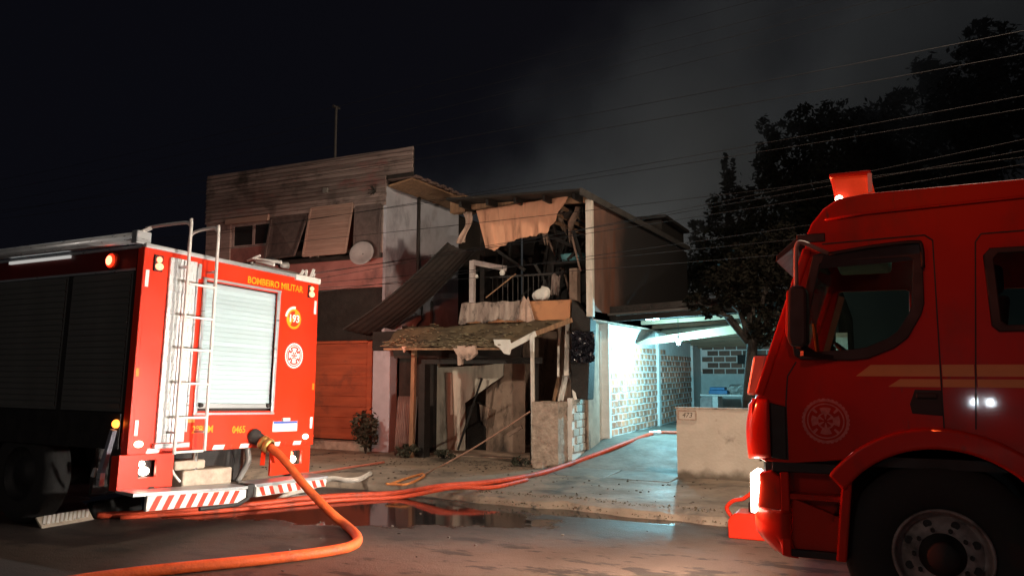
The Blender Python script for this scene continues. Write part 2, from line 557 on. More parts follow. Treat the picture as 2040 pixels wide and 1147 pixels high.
m_tarp = M('black_tarp', (0.020, 0.020, 0.028), None, 6, 0.18, 0.3)
m_galv = M('galvanised_sheet', (0.10, 0.095, 0.09), (0.05, 0.047, 0.045), 3, 0.6, metal=0.2, stretch=(0.4, 2, 2))
m_pole = M('white_pole', (0.66, 0.62, 0.56), (0.44, 0.40, 0.34), 8, 0.6, stretch=(1, 1, 0.4))
m_hose = M('orange_hose', (0.72, 0.115, 0.02), (0.58, 0.08, 0.015), 14, 0.55, 0.7, bump=0.35, bscale=55, dirt=[((0.26, 0.05, 0.018), 5.0, 0.55, 0.72), ((0.75, 0.22, 0.09), 2.0, 0.62, 0.72)])
m_hosered = M('red_hose', (0.66, 0.085, 0.03), (0.50, 0.055, 0.02), 14, 0.55, bump=0.3, bscale=60, dirt=[((0.20, 0.05, 0.03), 3.0, 0.55, 0.7)])
m_hosepale = M('pale_hose', (0.66, 0.62, 0.56), (0.52, 0.48, 0.43), 10, 0.7)
m_hosebrown = M('brown_line', (0.30, 0.17, 0.12), None, 10, 0.7)
m_hosepink = M('pink_hose', (0.52, 0.16, 0.11), None, 10, 0.7)
m_rope = M('orange_rope', (0.60, 0.22, 0.06), (0.42, 0.14, 0.04), 30, 0.85)
m_cable = M('cable_sheath', (0.020, 0.020, 0.021), None, 3, 0.8, spec=.15)
m_leaf = M('leaf', (0.018, 0.020, 0.013), (0.009, 0.010, 0.007), 0.9, 0.8, spec=.08)
m_leafdry = M('dry_leaf', (0.011, 0.010, 0.007), (0.005, 0.005, 0.004), 1.2, 0.8, spec=.06)
m_bark = M('bark', (0.024, 0.019, 0.015), (0.012, 0.010, 0.008), 8, 0.9, bump=0.8)
m_grey = M('grey_metal', (0.30, 0.29, 0.27), (0.20, 0.19, 0.18), 6, 0.55, metal=0.3)
m_dish = M('dish_paint', (0.32, 0.32, 0.33), (0.24, 0.24, 0.25), 5, 0.6)
m_bluebox = M('blue_plastic', (0.05, 0.20, 0.42), None, 6, 0.5)
m_seat = M('seat_fabric', (0.05, 0.05, 0.055), None, 10, 0.85)
m_cream = M('cream_ramp', (0.50, 0.43, 0.34), (0.32, 0.26, 0.2), 9, 0.6)
m_tan = M('tan_trim', (0.33, 0.22, 0.165), None, 6, 0.6)
m_greentrim = M('pale_green_trim', (0.30, 0.42, 0.37), None, 6, 0.6)
# ------------------------------------------------------------------ the ground: road, pavement, driveway
m_road = bpy.data.materials.new('wet_asphalt')
m_road.use_nodes = True
def _road():
    N, L = m_road.node_tree.nodes, m_road.node_tree.links
    b = N['Principled BSDF']
    tc = N.new('ShaderNodeTexCoord')
    def noise(s, d=6, st=(1, 1, 1), loc=(0, 0, 0)):
        mp = N.new('ShaderNodeMapping')
        mp.inputs['Scale'].default_value = st
        mp.inputs['Location'].default_value = loc
        L.new(tc.outputs['Object'], mp.inputs[0])
        n = N.new('ShaderNodeTexNoise')
        n.inputs['Scale'].default_value = s
        n.inputs['Detail'].default_value = d
        n.inputs['Roughness'].default_value = 0.6
        L.new(mp.outputs[0], n.inputs[0])
        return n.outputs[0]
    def math_(op, a, c):
        n = N.new('ShaderNodeMath')
        n.operation = op
        for i, v in enumerate((a, c)):
            if isinstance(v, (int, float)): n.inputs[i].default_value = v
            else: L.new(v, n.inputs[i])
        return n.outputs[0]
    def rng(v, a, c, d=0, e=1):
        n = N.new('ShaderNodeMapRange')
        n.interpolation_type = 'SMOOTHSTEP'
        for i, k in enumerate((a, c, d, e)): n.inputs[i + 1].default_value = k
        L.new(v, n.inputs[0])
        return n.outputs[0]
    sep = N.new('ShaderNodeSeparateXYZ')
    L.new(tc.outputs['Object'], sep.inputs[0])
    x, y = sep.outputs[0], sep.outputs[1]
    warp = math_('MULTIPLY', math_('SUBTRACT', noise(0.9, 5), 0.5), 1.6)
    # puddle: an ellipse along the kerb, its edge broken by noise, and the gutter
    ex = math_('DIVIDE', math_('ADD', x, 6.4), 3.3)
    ey = math_('DIVIDE', math_('SUBTRACT', math_('SUBTRACT', y, 7.35), math_('MULTIPLY', math_('ADD', x, 6.4), 0.16)), 0.98)
    rad = math_('ADD', math_('SQRT', math_('ADD', math_('MULTIPLY', ex, ex), math_('MULTIPLY', ey, ey)), 0), math_('ADD', math_('MULTIPLY', warp, 0.6), math_('MULTIPLY', math_('SUBTRACT', noise(4.5, 6), 0.5), 0.5)))
    pud = rng(rad, 1.04, 0.9)
    gut = math_('MULTIPLY', rng(math_('ADD', y, math_('MULTIPLY', warp, 0.12)), 8.14, 8.22), math_('MULTIPLY', rng(x, -4.2, -3.9), rng(x, -1.7, -2.3)))
    wet = math_('MAXIMUM', pud, gut)
    damp = math_('MAXIMUM', math_('MULTIPLY', rng(rad, 1.9, 1.1), 0.75), math_('MULTIPLY', rng(math_('SUBTRACT', math_('MULTIPLY', noise(0.45, 4), 8), math_('ADD', x, 4.0)), 3.6, 6.2), 0.65))
    patches = math_('MAXIMUM', rng(noise(1.3, 9, (1, 2.2, 1), (4, 2, 0)), 0.54, 0.62), rng(noise(3.4, 8, (1, 2.6, 1), (1, 7, 0)), 0.58, 0.66))
    grain = noise(70, 3)
    big = noise(0.7, 7)
    cr = N.new('ShaderNodeValToRGB')
    cr.color_ramp.elements[0].color = (0.076, 0.053, 0.042, 1)
    cr.color_ramp.elements[1].color = (0.155, 0.108, 0.084, 1)
    cr.color_ramp.elements[0].position = 0.3
    cr.color_ramp.elements[1].position = 0.7
    L.new(math_('ADD', math_('MULTIPLY', big, 0.65), math_('MULTIPLY', grain, 0.35)), cr.inputs[0])
    def mixc(f, a, c):
        n = N.new('ShaderNodeMix')
        n.data_type = 'RGBA'
        L.new(f, n.inputs[0])
        if isinstance(a, tuple): n.inputs[6].default_value = a
        else: L.new(a, n.inputs[6])
        n.inputs[7].default_value = c
        return n.outputs[2]
    c = mixc(math_('MULTIPLY', patches, 0.85), cr.outputs[0], (0.040, 0.031, 0.027, 1))
    c = mixc(damp, c, (0.034, 0.029, 0.027, 1))
    c = mixc(wet, c, (0.012, 0.011, 0.011, 1))
    L.new(c, b.inputs['Base Color'])
    b.inputs['Specular IOR Level'].default_value = 0.5
    L.new(math_('ADD', 0.10, math_('MULTIPLY', math_('MAXIMUM', wet, damp), 0.4)), b.inputs['Specular IOR Level'])
    r1 = math_('SUBTRACT', math_('ADD', 0.74, math_('MULTIPLY', grain, 0.18)), math_('MULTIPLY', damp, 0.42))
    rr = math_('ADD', math_('MULTIPLY', r1, math_('SUBTRACT', 1.0, wet)), math_('MULTIPLY', wet, 0.075))
    L.new(rr, b.inputs['Roughness'])
    bp = N.new('ShaderNodeBump')
    bp.inputs['Distance'].default_value = 0.012
    L.new(math_('MULTIPLY', math_('SUBTRACT', 1.0, wet), 0.55), bp.inputs['Strength'])
    L.new(math_('ADD', noise(60, 4), math_('MULTIPLY', noise(6, 5), 1.5)), bp.inputs['Height'])
    L.new(bp.outputs[0], b.inputs['Normal'])
_road()
obj('ground', MB().add([(-400, -400, -0.03), (400, -400, -0.03), (400, 400, -0.03), (-400, 400, -0.03)], [(0, 1, 2, 3)]), M('dark_soil', (0.05, 0.04, 0.03)), kind='structure')
obj('road', MB().add([(-60, -12, 0), (40, -12, 0), (40, 8.75, 0), (-60, 8.75, 0)], [(0, 1, 2, 3)]), m_road, kind='structure')

def hnoise(x, y, s):
    return (math.sin(x * 1.7 * s + 1.3 * math.sin(y * 2.3 * s)) + math.sin(x * 4.1 * s + y * 3.1 * s + 2) * 0.5 + math.sin(x * 9.7 * s - y * 7.1 * s) * 0.25) / 1.75
def kerb_y(X):
    return 8.50 + 0.07 * hnoise(X, 0.3, 1.0) + 0.035 * hnoise(X, 5.1, 3.3) - 0.045 * max(-1.2, min(2, X + 3.6)) + (0.20 if X < -4.6 else 0) * min(1, (-4.6 - X))
def walk(u, v):
    X = -16 + 26 * u
    y0 = kerb_y(X)
    if v <= 0.02: return (X, y0 - 0.035, -0.02)
    if v <= 0.07: return (X, y0, 0.075 + 0.02 * hnoise(X, 1, 4))
    t = (v - 0.07) / 0.93
    Y = y0 + 0.05 + (12.3 - y0 - 0.05) * t
    return (X, Y, 0.12 + 0.010 * hnoise(X, Y, 1.5) * math.sin(min(1, t * 1.2) * math.pi))
mb = MB().grid(lambda u, v: walk(u, v), 420, 30)
obj('pavement', mb, m_sidewalk, kind='structure', smooth=True)
drv = MB()
for (x0, x1, y0, y1) in ((-4.62, -3.62, 10.35, 11.17), (-3.595, -2.70, 10.35, 11.17)):
    drv.hexa([(x0, y0, 0.05), (x1, y0, 0.05), (x1, y1, 0.05), (x0, y1, 0.05), (x0, y0 + .02, 0.126), (x1, y0 + .02, 0.126), (x1, y1, 0.14), (x0, y1, 0.14)])
    obj('driveway_apron', drv, m_drive, kind='structure', bevel=0.012)
    drv = MB()
def drive(u, v):
    X = -4.62 + 6.6 * u
    Y = 11.2 + 11.0 * v
    return (X, Y, ground_h(X, Y + 1e-3) + 0.012 + 0.010 * hnoise(X, Y, 2.0))
obj('driveway', MB().grid(drive, 60, 90), m_drive, kind='structure', smooth=True)
# weeds and soil along the broken kerb, nobody could count them
mb = MB()
rnd = random.Random(3)
for k in range(520):
    X = rnd.uniform(-4.6, -0.9)
    Y = kerb_y(X) + rnd.gauss(0.03, 0.10)
    z = 0.04 + 0.08 * (Y > kerb_y(X))
    s = rnd.uniform(0.004, 0.018)
    a = rnd.uniform(0, 6.28)
    p = Vector((X, Y, z))
    d = Vector((math.cos(a), math.sin(a), 0)) * s
    up = Vector((rnd.uniform(-.5, .5) * s, rnd.uniform(-.5, .5) * s, s * rnd.uniform(.4, 1.5)))
    mb.add([p - d, p + d, p + up], [(0, 1, 2)])
obj('kerb_litter', mb, M('kerb_soil', (0.10, 0.075, 0.045), (0.05, 0.04, 0.025), 20, 0.95), kind='stuff')

# crumbs of plaster and charcoal swept over the pavement, and a few on the road
mb = MB()
rnd = random.Random(31)
for k in range(560):
    X = rnd.uniform(-9.5, -2.0) if k < 520 else rnd.uniform(-6, 2)
    Y = rnd.uniform(8.8, 11.5) if k < 520 else rnd.uniform(4.6, 8.2)
    if k < 260: X, Y = rnd.gauss(-6.2, .9), rnd.gauss(11.0, .35)
    s = rnd.uniform(.005, .018)
    z = ground_h(X, Y)
    a = rnd.uniform(0, 6.28)
    e = Vector((math.cos(a), math.sin(a), 0)) * s
    g = Vector((-math.sin(a), math.cos(a), 0)) * s * rnd.uniform(.4, 1)
    c = Vector((X, Y, z))
    mb.prism([c - e - g * .6, c + e * .8 - g, c + e + g * .5, c - e * .3 + g], (0, 0, s * rnd.uniform(.4, .9)))
obj('rubble_crumbs', mb, M('crumbs', (0.13, 0.10, 0.08), (0.02, 0.017, 0.015), 1.2, .95), kind='stuff')

# ------------------------------------------------------------------ left two storey house
WX0, WX1, FY = -13.1, -8.5, 12.0
hl = thing('two_storey_house', 'two storey house with pinkish board siding and propped open shutters behind the ladder truck', 'house', (-10.8, FY, 0.1))
mb = MB()
mb.box(WX0, WX1, FY + .25, 17, 0.0, 5.02)
obj('inner_wall', mb, m_sootdark, hl)
mb = MB().box(WX1, WX1 + .06, FY, 14.75, 0.05, 5.06)
obj('side_wall', mb, m_bluewall, hl)
mb = MB().box(WX0, WX1, FY, FY + .24, 3.15, 3.80)
obj('sill_wall', mb, m_pink, hl)
obj('wall_ledge', MB().box(WX0 - .03, WX1 + .0, FY - .07, FY, 3.70, 3.79), m_dark, hl, bevel=0.01)
mb = MB()
obj('lintel_band', MB().box(WX0, WX1, FY, FY + .24, 4.69, 5.2), m_siding, hl)
for a, c in ((-13.1, -12.41), (-11.30, -11.24), (-10.26, -10.22), (-9.165, -9.12), (-8.565, -8.5)):
    obj('wall_pier', MB().box(a, c, FY, FY + .24, 3.80, 4.69), m_siding if a < -13 else m_frame, hl)
# fourteen siding boards, lapped like clapboard
nb, z0, z1 = 13, 4.70, 5.76
for k in range(nb):
    za, zb = z0 + (z1 - z0) * k / nb, z0 + (z1 - z0) * (k + 1) / nb
    xr = -7.84 if za > 5.2 else -8.44
    j = random.uniform(-.012, .012)
    mb = MB().hexa([(WX0 + j, FY - .045, za), (xr + j, FY - .045, za), (xr + j, FY - .002, za), (WX0 + j, FY - .002, za),
                    (WX0 + j, FY - .022, zb - .004), (xr + j, FY - .022, zb - .004), (xr + j, FY - .002, zb - .004), (WX0 + j, FY - .002, zb - .004)])
    obj('siding_board', mb, m_siding, hl)
obj('parapet_back', MB().box(WX0, -7.86, FY, FY + .05, 5.21, 5.74), m_dark, hl)
# roof over the side, with its ragged edge, and dark underside
mb = MB()
for k in range(26):
    ya = 12.06 + 3.6 * k / 26
    yb = 12.06 + 3.6 * (k + 1) / 26
    h = 0.022 * (k % 2)
    ex = random.uniform(-.02, .02)
    mb.box(WX0, -7.84 + ex, ya, yb + .001, 5.19 + h, 5.23 + h)
obj('roof', mb, m_corr, hl)
obj('eave_soffit', MB().hexa([(-8.44, 12.06, 5.06), (-7.9, 12.06, 5.15), (-7.9, 15.2, 5.15), (-8.44, 15.2, 5.06), (-8.44, 12.06, 5.10), (-7.9, 12.06, 5.185), (-7.9, 15.2, 5.185), (-8.44, 15.2, 5.10)]), m_wood, hl)
obj('drainpipe', MB().tube([(-8.40, 13.07, 3.1), (-8.40, 13.07, 5.05)], 0.035), m_dark, hl, smooth=True)
# window one: frame, mullion and two dark panes
wf = obj('window', MB().box(-12.41, -11.30, FY + .05, FY + .10, 4.14, 4.19).box(-12.41, -11.30, FY + .05, FY + .10, 4.60, 4.69).box(-12.41, -12.35, FY + .05, FY + .10, 4.19, 4.60).box(-11.36, -11.30, FY + .05, FY + .10, 4.19, 4.60).box(-11.83, -11.77, FY + .05, FY + .10, 4.19, 4.60), m_frame, hl)
for a, c in ((-12.35, -11.83), (-11.77, -11.36)):
    obj('pane', MB().box(a, c, FY + .07, FY + .08, 4.19, 4.60), m_pane, wf)
BASE[wf] = BASE[hl]
obj('window_apron', MB().box(-12.41, -11.30, FY + .04, FY + .20, 3.80, 4.138), m_pink, hl)
obj('window_visor', MB().hexa([(-12.45, FY - .12, 4.63), (-11.28, FY - .12, 4.63), (-11.28, FY - .05, 4.63), (-12.45, FY - .05, 4.63), (-12.45, FY - .10, 4.75), (-11.28, FY - .10, 4.75), (-11.28, FY - .05, 4.75), (-12.45, FY - .05, 4.75)]), m_shut_tan, hl)
# top hung shutters pushed out at the foot
def shutter(xa, xb, zt, zb, outa, outb, m, slats, lab):
    A, Bq = Vector((xa, FY - .05, zt)), Vector((xb, FY - .05, zt))
    Cq, D = Vector((xb, FY - .05 - outb, zb)), Vector((xa, FY - .05 - outa, zb))
    P = lambda u, v: A.lerp(Bq, u).lerp(D.lerp(Cq, u), v)
    n = (Bq - A).cross(D - A).normalized()
    if n.y > 0: n = -n
    fr = MB().prism([P(0, 0), P(1, 0), P(1, 1), P(0, 1)], -n * .018)
    s = obj('shutter', fr, m, hl, label=lab)
    BASE[s] = BASE[hl]
    edge = MB()
    for a, c in (((0, 0), (1, 0)), ((1, 0), (1, 1)), ((1, 1), (0, 1)), ((0, 1), (0, 0))):
        edge.bar(P(*a) + n * .012, P(*c) + n * .012, .035, .028, n)
    obj('shutter_frame', edge, m, s)
    for k in range(slats):
        v0, v1 = (k + .12) / slats, (k + .95) / slats
        obj('slat', MB().prism([P(.03, v0) + n * .004, P(.97, v0) + n * .004, P(.97, v1) + n * .016, P(.03, v1) + n * .016], -n * .005), m, s)
shutter(-11.22, -10.28, 4.66, 3.80, .16, .36, m_shut_dark, 0, 'dark plain shutter swung out beside the small window')
shutter(-10.20, -9.18, 4.78, 3.80, .20, .20, m_shut_tan, 17, 'pale slatted shutter propped out')
shutter(-9.11, -8.53, 4.70, 3.70, .03, .03, m_shut_dark, 0, 'dark shutter hanging almost shut')
# ground floor: dark recess, terracotta door with frame, base step
obj('ground_wall', MB().box(WX0, -12.0, FY, FY + .24, 0.05, 2.9), m_pink, hl)
obj('shop_lintel', MB().box(-12.0, WX1, FY + .06, FY + .24, 2.16, 3.148), m_char, hl)
gd = obj('terracotta_door', MB().box(-12.0, -8.80, FY + .07, FY + .13, 0.30, 2.10), m_terracotta, hl)
BASE[gd] = BASE[hl]
obj('door_frame', MB().box(-8.80, -8.69, FY - .02, FY + .16, 0.27, 2.13).box(-12.0, -8.803, FY - .02, FY + .16, 2.10, 2.15), m_terracotta, gd, bevel=.008)
for k in range(1, 9):
    obj('door_plank', MB().box(-11.98, -8.82, FY + .052, FY + .069, .31 + k * .2, .31 + k * .2 + .185), m_terracotta, gd)
obj('base_step', MB().box(-12.0, -8.66, FY - .14, FY + .24, 0.10, 0.27), m_stucco, hl, bevel=.02)
obj('conduit', MB().tube([(-8.47, 12.6, 2.42), (-8.38, 12.6, 2.42), (-8.38, 12.95, 2.40), (-8.38, 13.2, 2.6), (-8.38, 13.2, 3.0)], .02), m_dark, hl, smooth=True)
obj('meter_box', MB().box(-9.90, -9.78, FY - .10, FY - .047, 5.06, 5.16), m_grey, hl, bevel=.01)
mb = MB()
for k in range(7):
    a = random.uniform(0, 6.28)
    mb.tube([(-8.66, FY - .05, 4.97), (-8.66 + .1 * math.cos(a), FY - .16, 4.97 + .08 * math.sin(a))], .012, 5)
obj('wire_bracket', mb, m_dark, hl)
# side: outside lamp and pipes on the blue wall
obj('wall_pipe', MB().tube([(-8.40, 13.6, 1.2), (-8.40, 13.6, 3.0)], .03), m_galv, hl, smooth=True)
# satellite dish on the sill wall
d = thing('satellite_dish', 'pale round satellite dish bolted below the last dark shutter', 'satellite dish', (-8.92, 11.9, 3.72))
dc_ = at(722, 506, Y=11.78)
mb = MB().lathe([(0.0, 0.0), (.08, .005), (.16, .022), (.235, .052), (.24, .048), (.16, .014), (.08, -.004), (0, -.01)], dc_, Vector((.25, -1, .3)), 28)
obj('dish', mb, m_dish, d, smooth=True)
obj('mount_arm', MB().tube([dc_, dc_ + Vector((.02, .12, -.03)), dc_ + Vector((.02, .21, -.1))], .02), m_dark, d)

# roof mast carrying the cables
mt = thing('cable_mast', 'thin steel mast standing on the roof of the pinkish house', 'mast', (-9.78, 12.1, 5.2))
obj('pole', MB().tube([(-9.78, 12.12, 5.2), (-9.78, 12.12, 6.86)], .025), m_galv, mt)
obj('crossarm', MB().bar((-9.78, 12.02, 6.84), (-9.78, 12.22, 6.84), .04, .04), m_galv, mt)

# ------------------------------------------------------------------ dark awning sheet hanging between the two houses
aw = thing('awning_sheet', 'long dark awning sheet sagging from the balcony down across the corner of the pinkish house', 'awning', (-8.2, 11.9, 2.3))
A, D = at(684, 656, Y=11.35), at(893, 484, Y=11.55)
Bq, Cq = at(768, 664, Y=12.25), at(948, 498, Y=12.1)
def awn(u, v):
    p = A.lerp(D, u).lerp(Bq.lerp(Cq, u), v)
    sag = -.10 * math.sin(math.pi * u) - .05 * math.sin(math.pi * v)
    return tuple(p + Vector((0, 0, sag + .005 * math.sin(v * 40))))
obj('sheet', MB().grid(awn, 24, 48), m_awning, aw, solid=.012, smooth=True)
mb = MB()
obj('edge_batten', MB().tube([Vector(awn(k / 12, 0)) for k in range(13)], .022, 6), m_char, aw)
obj('edge_batten', MB().tube([Vector(awn(k / 12, 1)) for k in range(13)], .022, 6), m_char, aw)

# ------------------------------------------------------------------ burnt house with the balcony
HY = 11.8
hb = thing('burnt_house', 'narrow fire damaged house with an open balcony over a blackened garage', 'house', (-6.2, HY, 0.1))
SX = -4.3
# roof: thin sheet on a front beam and a sloped side trim
obj('roof', MB().hexa([(-6.75, 11.35, 4.50), (SX + .03, 11.30, 4.40), (SX + .03, 18.8, 4.50), (-6.75, 18.8, 4.60), (-6.75, 11.35, 4.54), (SX + .03, 11.30, 4.44), (SX + .03, 18.8, 4.54), (-6.75, 18.8, 4.64)]), m_char, hb)
obj('front_beam', MB().bar((-6.55, HY, 4.44), (SX, HY, 4.36), .08, .09), m_wood, hb)
obj('side_trim', MB().bar((SX + .045, 11.28, 4.39), (SX + .045, 18.7, 4.52), .035, .11), m_galv, hb)
obj('gable_block', MB().box(-6.9, -6.6, HY - .05, HY + .1, 4.36, 4.66), m_wood, hb)
for k in range(5):
    obj('rafter', MB().bar((-6.5 + k * .52, 11.4, 4.42 - .03 * k * .52), (-6.5 + k * .52, 14.2, 4.46 - .03 * k * .52), .05, .09), m_char, hb)
for k in range(3):
    obj('loose_batten', MB().bar((-4.9 - .1 * k, 11.75, 4.36 - .12 * k), (-4.45, 13.2 + .3 * k, 4.0 - .06 * k), .035, .05), m_wood, hb)
obj('corner_post', MB().box(SX - .055, SX + .055, HY - .05, HY + .05, 2.45, 4.36), m_pole, hb, bevel=.008)
m_side = M('scorched_side_wall', (0.17, 0.085, 0.060), (0.10, 0.058, 0.045), 2.2, 0.9, stretch=(1, .8, .5), dirt=[((0.13, 0.045, 0.022), 0.9, .52, .60, (1, 1, .25)), ((0.02, 0.016, 0.014), 0.45, .42, .60, (1, 1, .4))])  # scorched wall, its soot deepened to stand in for the weak light on it
grime(m_side, 1, .75, 2.1, (0.012, 0.010, 0.010), 1.6, 1.3)
obj('side_wall', MB().box(SX - .10, SX, HY + .07, 18.6, 2.42, 4.42), m_side, hb)
obj('floor_slab', MB().box(-6.55, SX, HY + .13, 18.6, 2.40, 2.55), m_sootwall, hb)
obj('balcony_back_wall', MB().box(-6.62, SX - .11, 14.2, 14.3, 2.56, 4.38), m_sootdark, hb)
obj('balcony_end_wall', MB().box(-6.75, -6.66, 12.6, 14.2, 2.5, 4.40), m_sootdark, hb)
obj('balcony_parapet', MB().box(-6.58, -4.66, HY, HY + .12, 2.40, 2.74), m_parapet, hb, bevel=.012)
obj('balcony_post', MB().box(-6.54, -6.455, HY + .01, HY + .10, 2.742, 3.50), m_frame, hb, bevel=.006)
obj('balcony_brace', MB().bar((-6.5, HY + .05, 3.47), (-5.98, HY + .35, 3.36), .06, .085), m_frame, hb)
obj('balcony_column', MB().box(-4.80, -4.66, HY + .35, HY + .5, 2.56, 3.30), m_sootwall, hb)
rl = obj('railing', MB().bar((-6.4, 12.35, 3.25), (-5.0, 12.35, 3.25), .03, .03), m_dark, hb)
BASE[rl] = BASE[hb]
for k in range(14):
    obj('baluster', MB().box(-6.36 + k * .10, -6.345 + k * .10, 12.343, 12.358, 2.56, 3.235), m_dark, rl)
obj('balcony_door', MB().box(-5.9, -5.2, 14.14, 14.19, 2.56, 4.0), m_char, hb)
rnd = random.Random(17)
for k in range(16):
    x, y = rnd.uniform(-6.3, -4.5), rnd.uniform(12.1, 13.6)
    l, a = rnd.uniform(.5, 1.3), rnd.uniform(-.9, .9)
    z = rnd.uniform(2.6, 3.6)
    if x + l * math.sin(a) > -4.5 or x + l * math.sin(a) < -6.5: a = -a * .3
    l = min(l, (4.3 - z) / max(.2, math.cos(a) * .8))
    x = min(max(x, -6.4), -4.6 - .3 * (a > 0))
    obj('charred_batten', MB().bar((x, y, z), (x + l * math.sin(a), y + .2 * rnd.uniform(-1, 1), z + l * math.cos(a) * .8), rnd.uniform(.02, .05), rnd.uniform(.03, .06)), m_char if k % 6 else m_tan, hb)
for k in range(9):
    x0, w_ = -5.35 + .115 * k + rnd.uniform(-.05, .05), rnd.uniform(.08, .2)
    h_, y0, ph = rnd.uniform(.15, .6), rnd.uniform(11.95, 12.6), rnd.uniform(0, 6)
    obj('ceiling_shred', MB().grid(lambda u, v: (x0 + w_ * u * (1 - .6 * v) + .06 * math.sin(v * 4 + ph), y0 + .05 * math.sin(u * 8 + ph), 4.33 - h_ * v * (1 + .25 * math.sin(u * 9 + ph))), 5, 6), m_sootwall if k % 2 else m_sootdark, hb, solid=.006)
heap = MB()
for k in range(150):
    x, y = rnd.uniform(-6.4, -4.45), rnd.uniform(11.98, 13.6)
    s = rnd.uniform(.02, .10)
    z = 2.56 + .22 * rnd.random() * (1 - abs(x + 5.4) / 1.6)
    e, g = Vector((rnd.gauss(0, 1), rnd.gauss(0, 1), rnd.gauss(0, .5))).normalized() * s, Vector((rnd.gauss(0, 1), rnd.gauss(0, 1), rnd.gauss(0, .6))).normalized() * s * .5
    c = Vector((x, y, z))
    heap.prism([c - e - g, c + e - g * .6, c + e * .7 + g, c - e * .8 + g], e.cross(g).normalized() * s * .25)
obj('fire_debris', heap, M('fire_debris', (0.16, 0.12, 0.10), (0.015, 0.012, 0.011), 3.0, .95), hb, kind='stuff')
obj('ceiling_debris', MB().bar((-6.1, 12.1, 4.3), (-4.9, 12.6, 3.75), .05, .06).bar((-5.9, 12.5, 4.2), (-4.6, 12.9, 3.9), .04, .05), m_char, hb)
# ground floor
obj('garage_left_wall', MB().box(-8.16, -7.42, HY + .3, HY + .42, 0.1, 2.32), m_sootdark, hb)
obj('wall_pier', MB().box(-8.58, -8.20, HY + .05, HY + .3, 0.12, 1.95), m_bluewall, hb, bevel=.015)
obj('pier_top', MB().box(-8.60, -7.4, HY + .06, HY + .3, 1.955, 2.30), m_char, hb)
obj('garage_lintel', MB().box(-7.42, -5.06, 11.48, 11.60, 1.70, 1.80), m_char, hb)
obj('garage_fascia', MB().box(-7.9, -5.4, 11.52, 11.58, 1.805, 2.12), m_sootdark, hb)
obj('door_jamb', MB().box(-7.30, -7.18, 11.42, 11.60, 0.11, 1.70), m_char, hb)
obj('door_jamb', MB().box(-5.22, -5.13, 11.46, 11.60, 0.11, 1.70), m_char, hb)
obj('garage_back_wall', MB().box(-8.1, -5.0, 14.6, 14.7, 0.1, 2.4), m_sootwall, hb)
obj('garage_side_wall', MB().box(-8.12, -8.0, 12.3, 14.6, 0.1, 2.4), m_sootwall, hb)
obj('garage_right_wall', MB().box(-5.05, -4.62, 12.25, 12.35, 0.12, 2.4), m_sootwall, hb)
obj('garage_inner_wall', MB().box(-5.12, -5.0, 12.36, 14.6, 0.12, 2.4), m_sootwall, hb)
obj('garage_floor', MB().box(-8.0, -5.05, 11.9, 14.6, 0.05, 0.135), m_sootwall, hb)
obj('flank_wall', MB().box(-4.6, -4.5, 12.2, 12.75, 0.3, 2.39), m_sootwall, hb)
obj('charred_post', MB().prism([(-4.64, HY - .02, 1.15), (-4.36, HY - .02, 1.12), (-4.33, HY - .02, 1.7), (-4.30, HY - .02, 2.42), (-4.62, HY - .02, 2.74), (-4.66, HY - .02, 1.9)], (0, .3, 0)), m_char, hb, bevel=.02)
obj('rear_dormer', MB().box(-5.4, -4.32, 16.4, 18.4, 4.56, 4.86).box(-5.5, -4.2, 16.3, 18.5, 4.862, 4.93), m_char, hb)

# porch canopy in front of the garage, burnt, with mossy skin and hanging scraps
cn = thing('porch_canopy', 'sagging mossy porch canopy with torn edge above the blackened garage', 'canopy', (-6.4, 11.2, 2.0))
bl, br_ = at(792, 654, Y=11.78), at(1136, 637, Y=11.78)
fl, fr_ = at(758, 691, Y=10.75), at(1002, 690, Y=10.7)
def can(u, v):
    p = fl.lerp(fr_, u).lerp(bl.lerp(br_, u), v)
    e = .03 * hnoise(u * 9, v * 4, 1.2) - .05 * math.sin(math.pi * v)
    if v < .02: p = p + Vector((0, .05 * hnoise(u * 30, 2, 1.0), .02 * hnoise(u * 25, 0, 1)))
    return tuple(p + Vector((0, 0, e)))
obj('canopy_skin', MB().grid(can, 60, 16), m_canopy, cn, solid=.014, smooth=True)
e0, e1 = Vector(can(1, 0)), Vector(can(1, 1))
mid = e0.lerp(e1, .45)
obj('rake_board', MB().bar(e0 + Vector((.03, 0, -.03)), mid + Vector((.03, 0, .03)), .025, .085), m_pale, cn)
obj('rake_board', MB().bar(mid + Vector((.03, 0, .03)), e1 + Vector((.03, 0, .02)), .025, .075), m_wood, cn)
obj('front_batten', MB().bar(fl + Vector((.05, .03, -.035)), fr_ + Vector((0, .03, -.035)), .03, .03), m_wood, cn)
def scrap(name, pts, off, m, lab=None):
    return obj(name, MB().prism(pts, off), m, cn, label=lab)
def pxs(L, Y): return [at(x, y, Y=Y) for x, y in L]
scrap('hanging_rag', pxs([(900, 689), (945, 688), (949, 703), (938, 714), (930, 718), (924, 712), (918, 726), (912, 728), (911, 708), (905, 698)], 10.72), (.02, .03, 0), m_rag)
scrap('hanging_scrap', pxs([(983, 676), (1012, 676), (1016, 690), (1012, 706), (1004, 704), (996, 694), (985, 686)], 10.66), (.02, .03, 0), m_pale)
scrap('hanging_scrap', pxs([(1055, 668), (1062, 665), (1062, 700), (1056, 699)], 11.0), (.015, .02, 0), m_pale)
scrap('hanging_scrap', pxs([(800, 690), (808, 690), (804, 702)], 10.75), (.01, .02, 0), m_rag)
rnd = random.Random(11)
mb = MB()
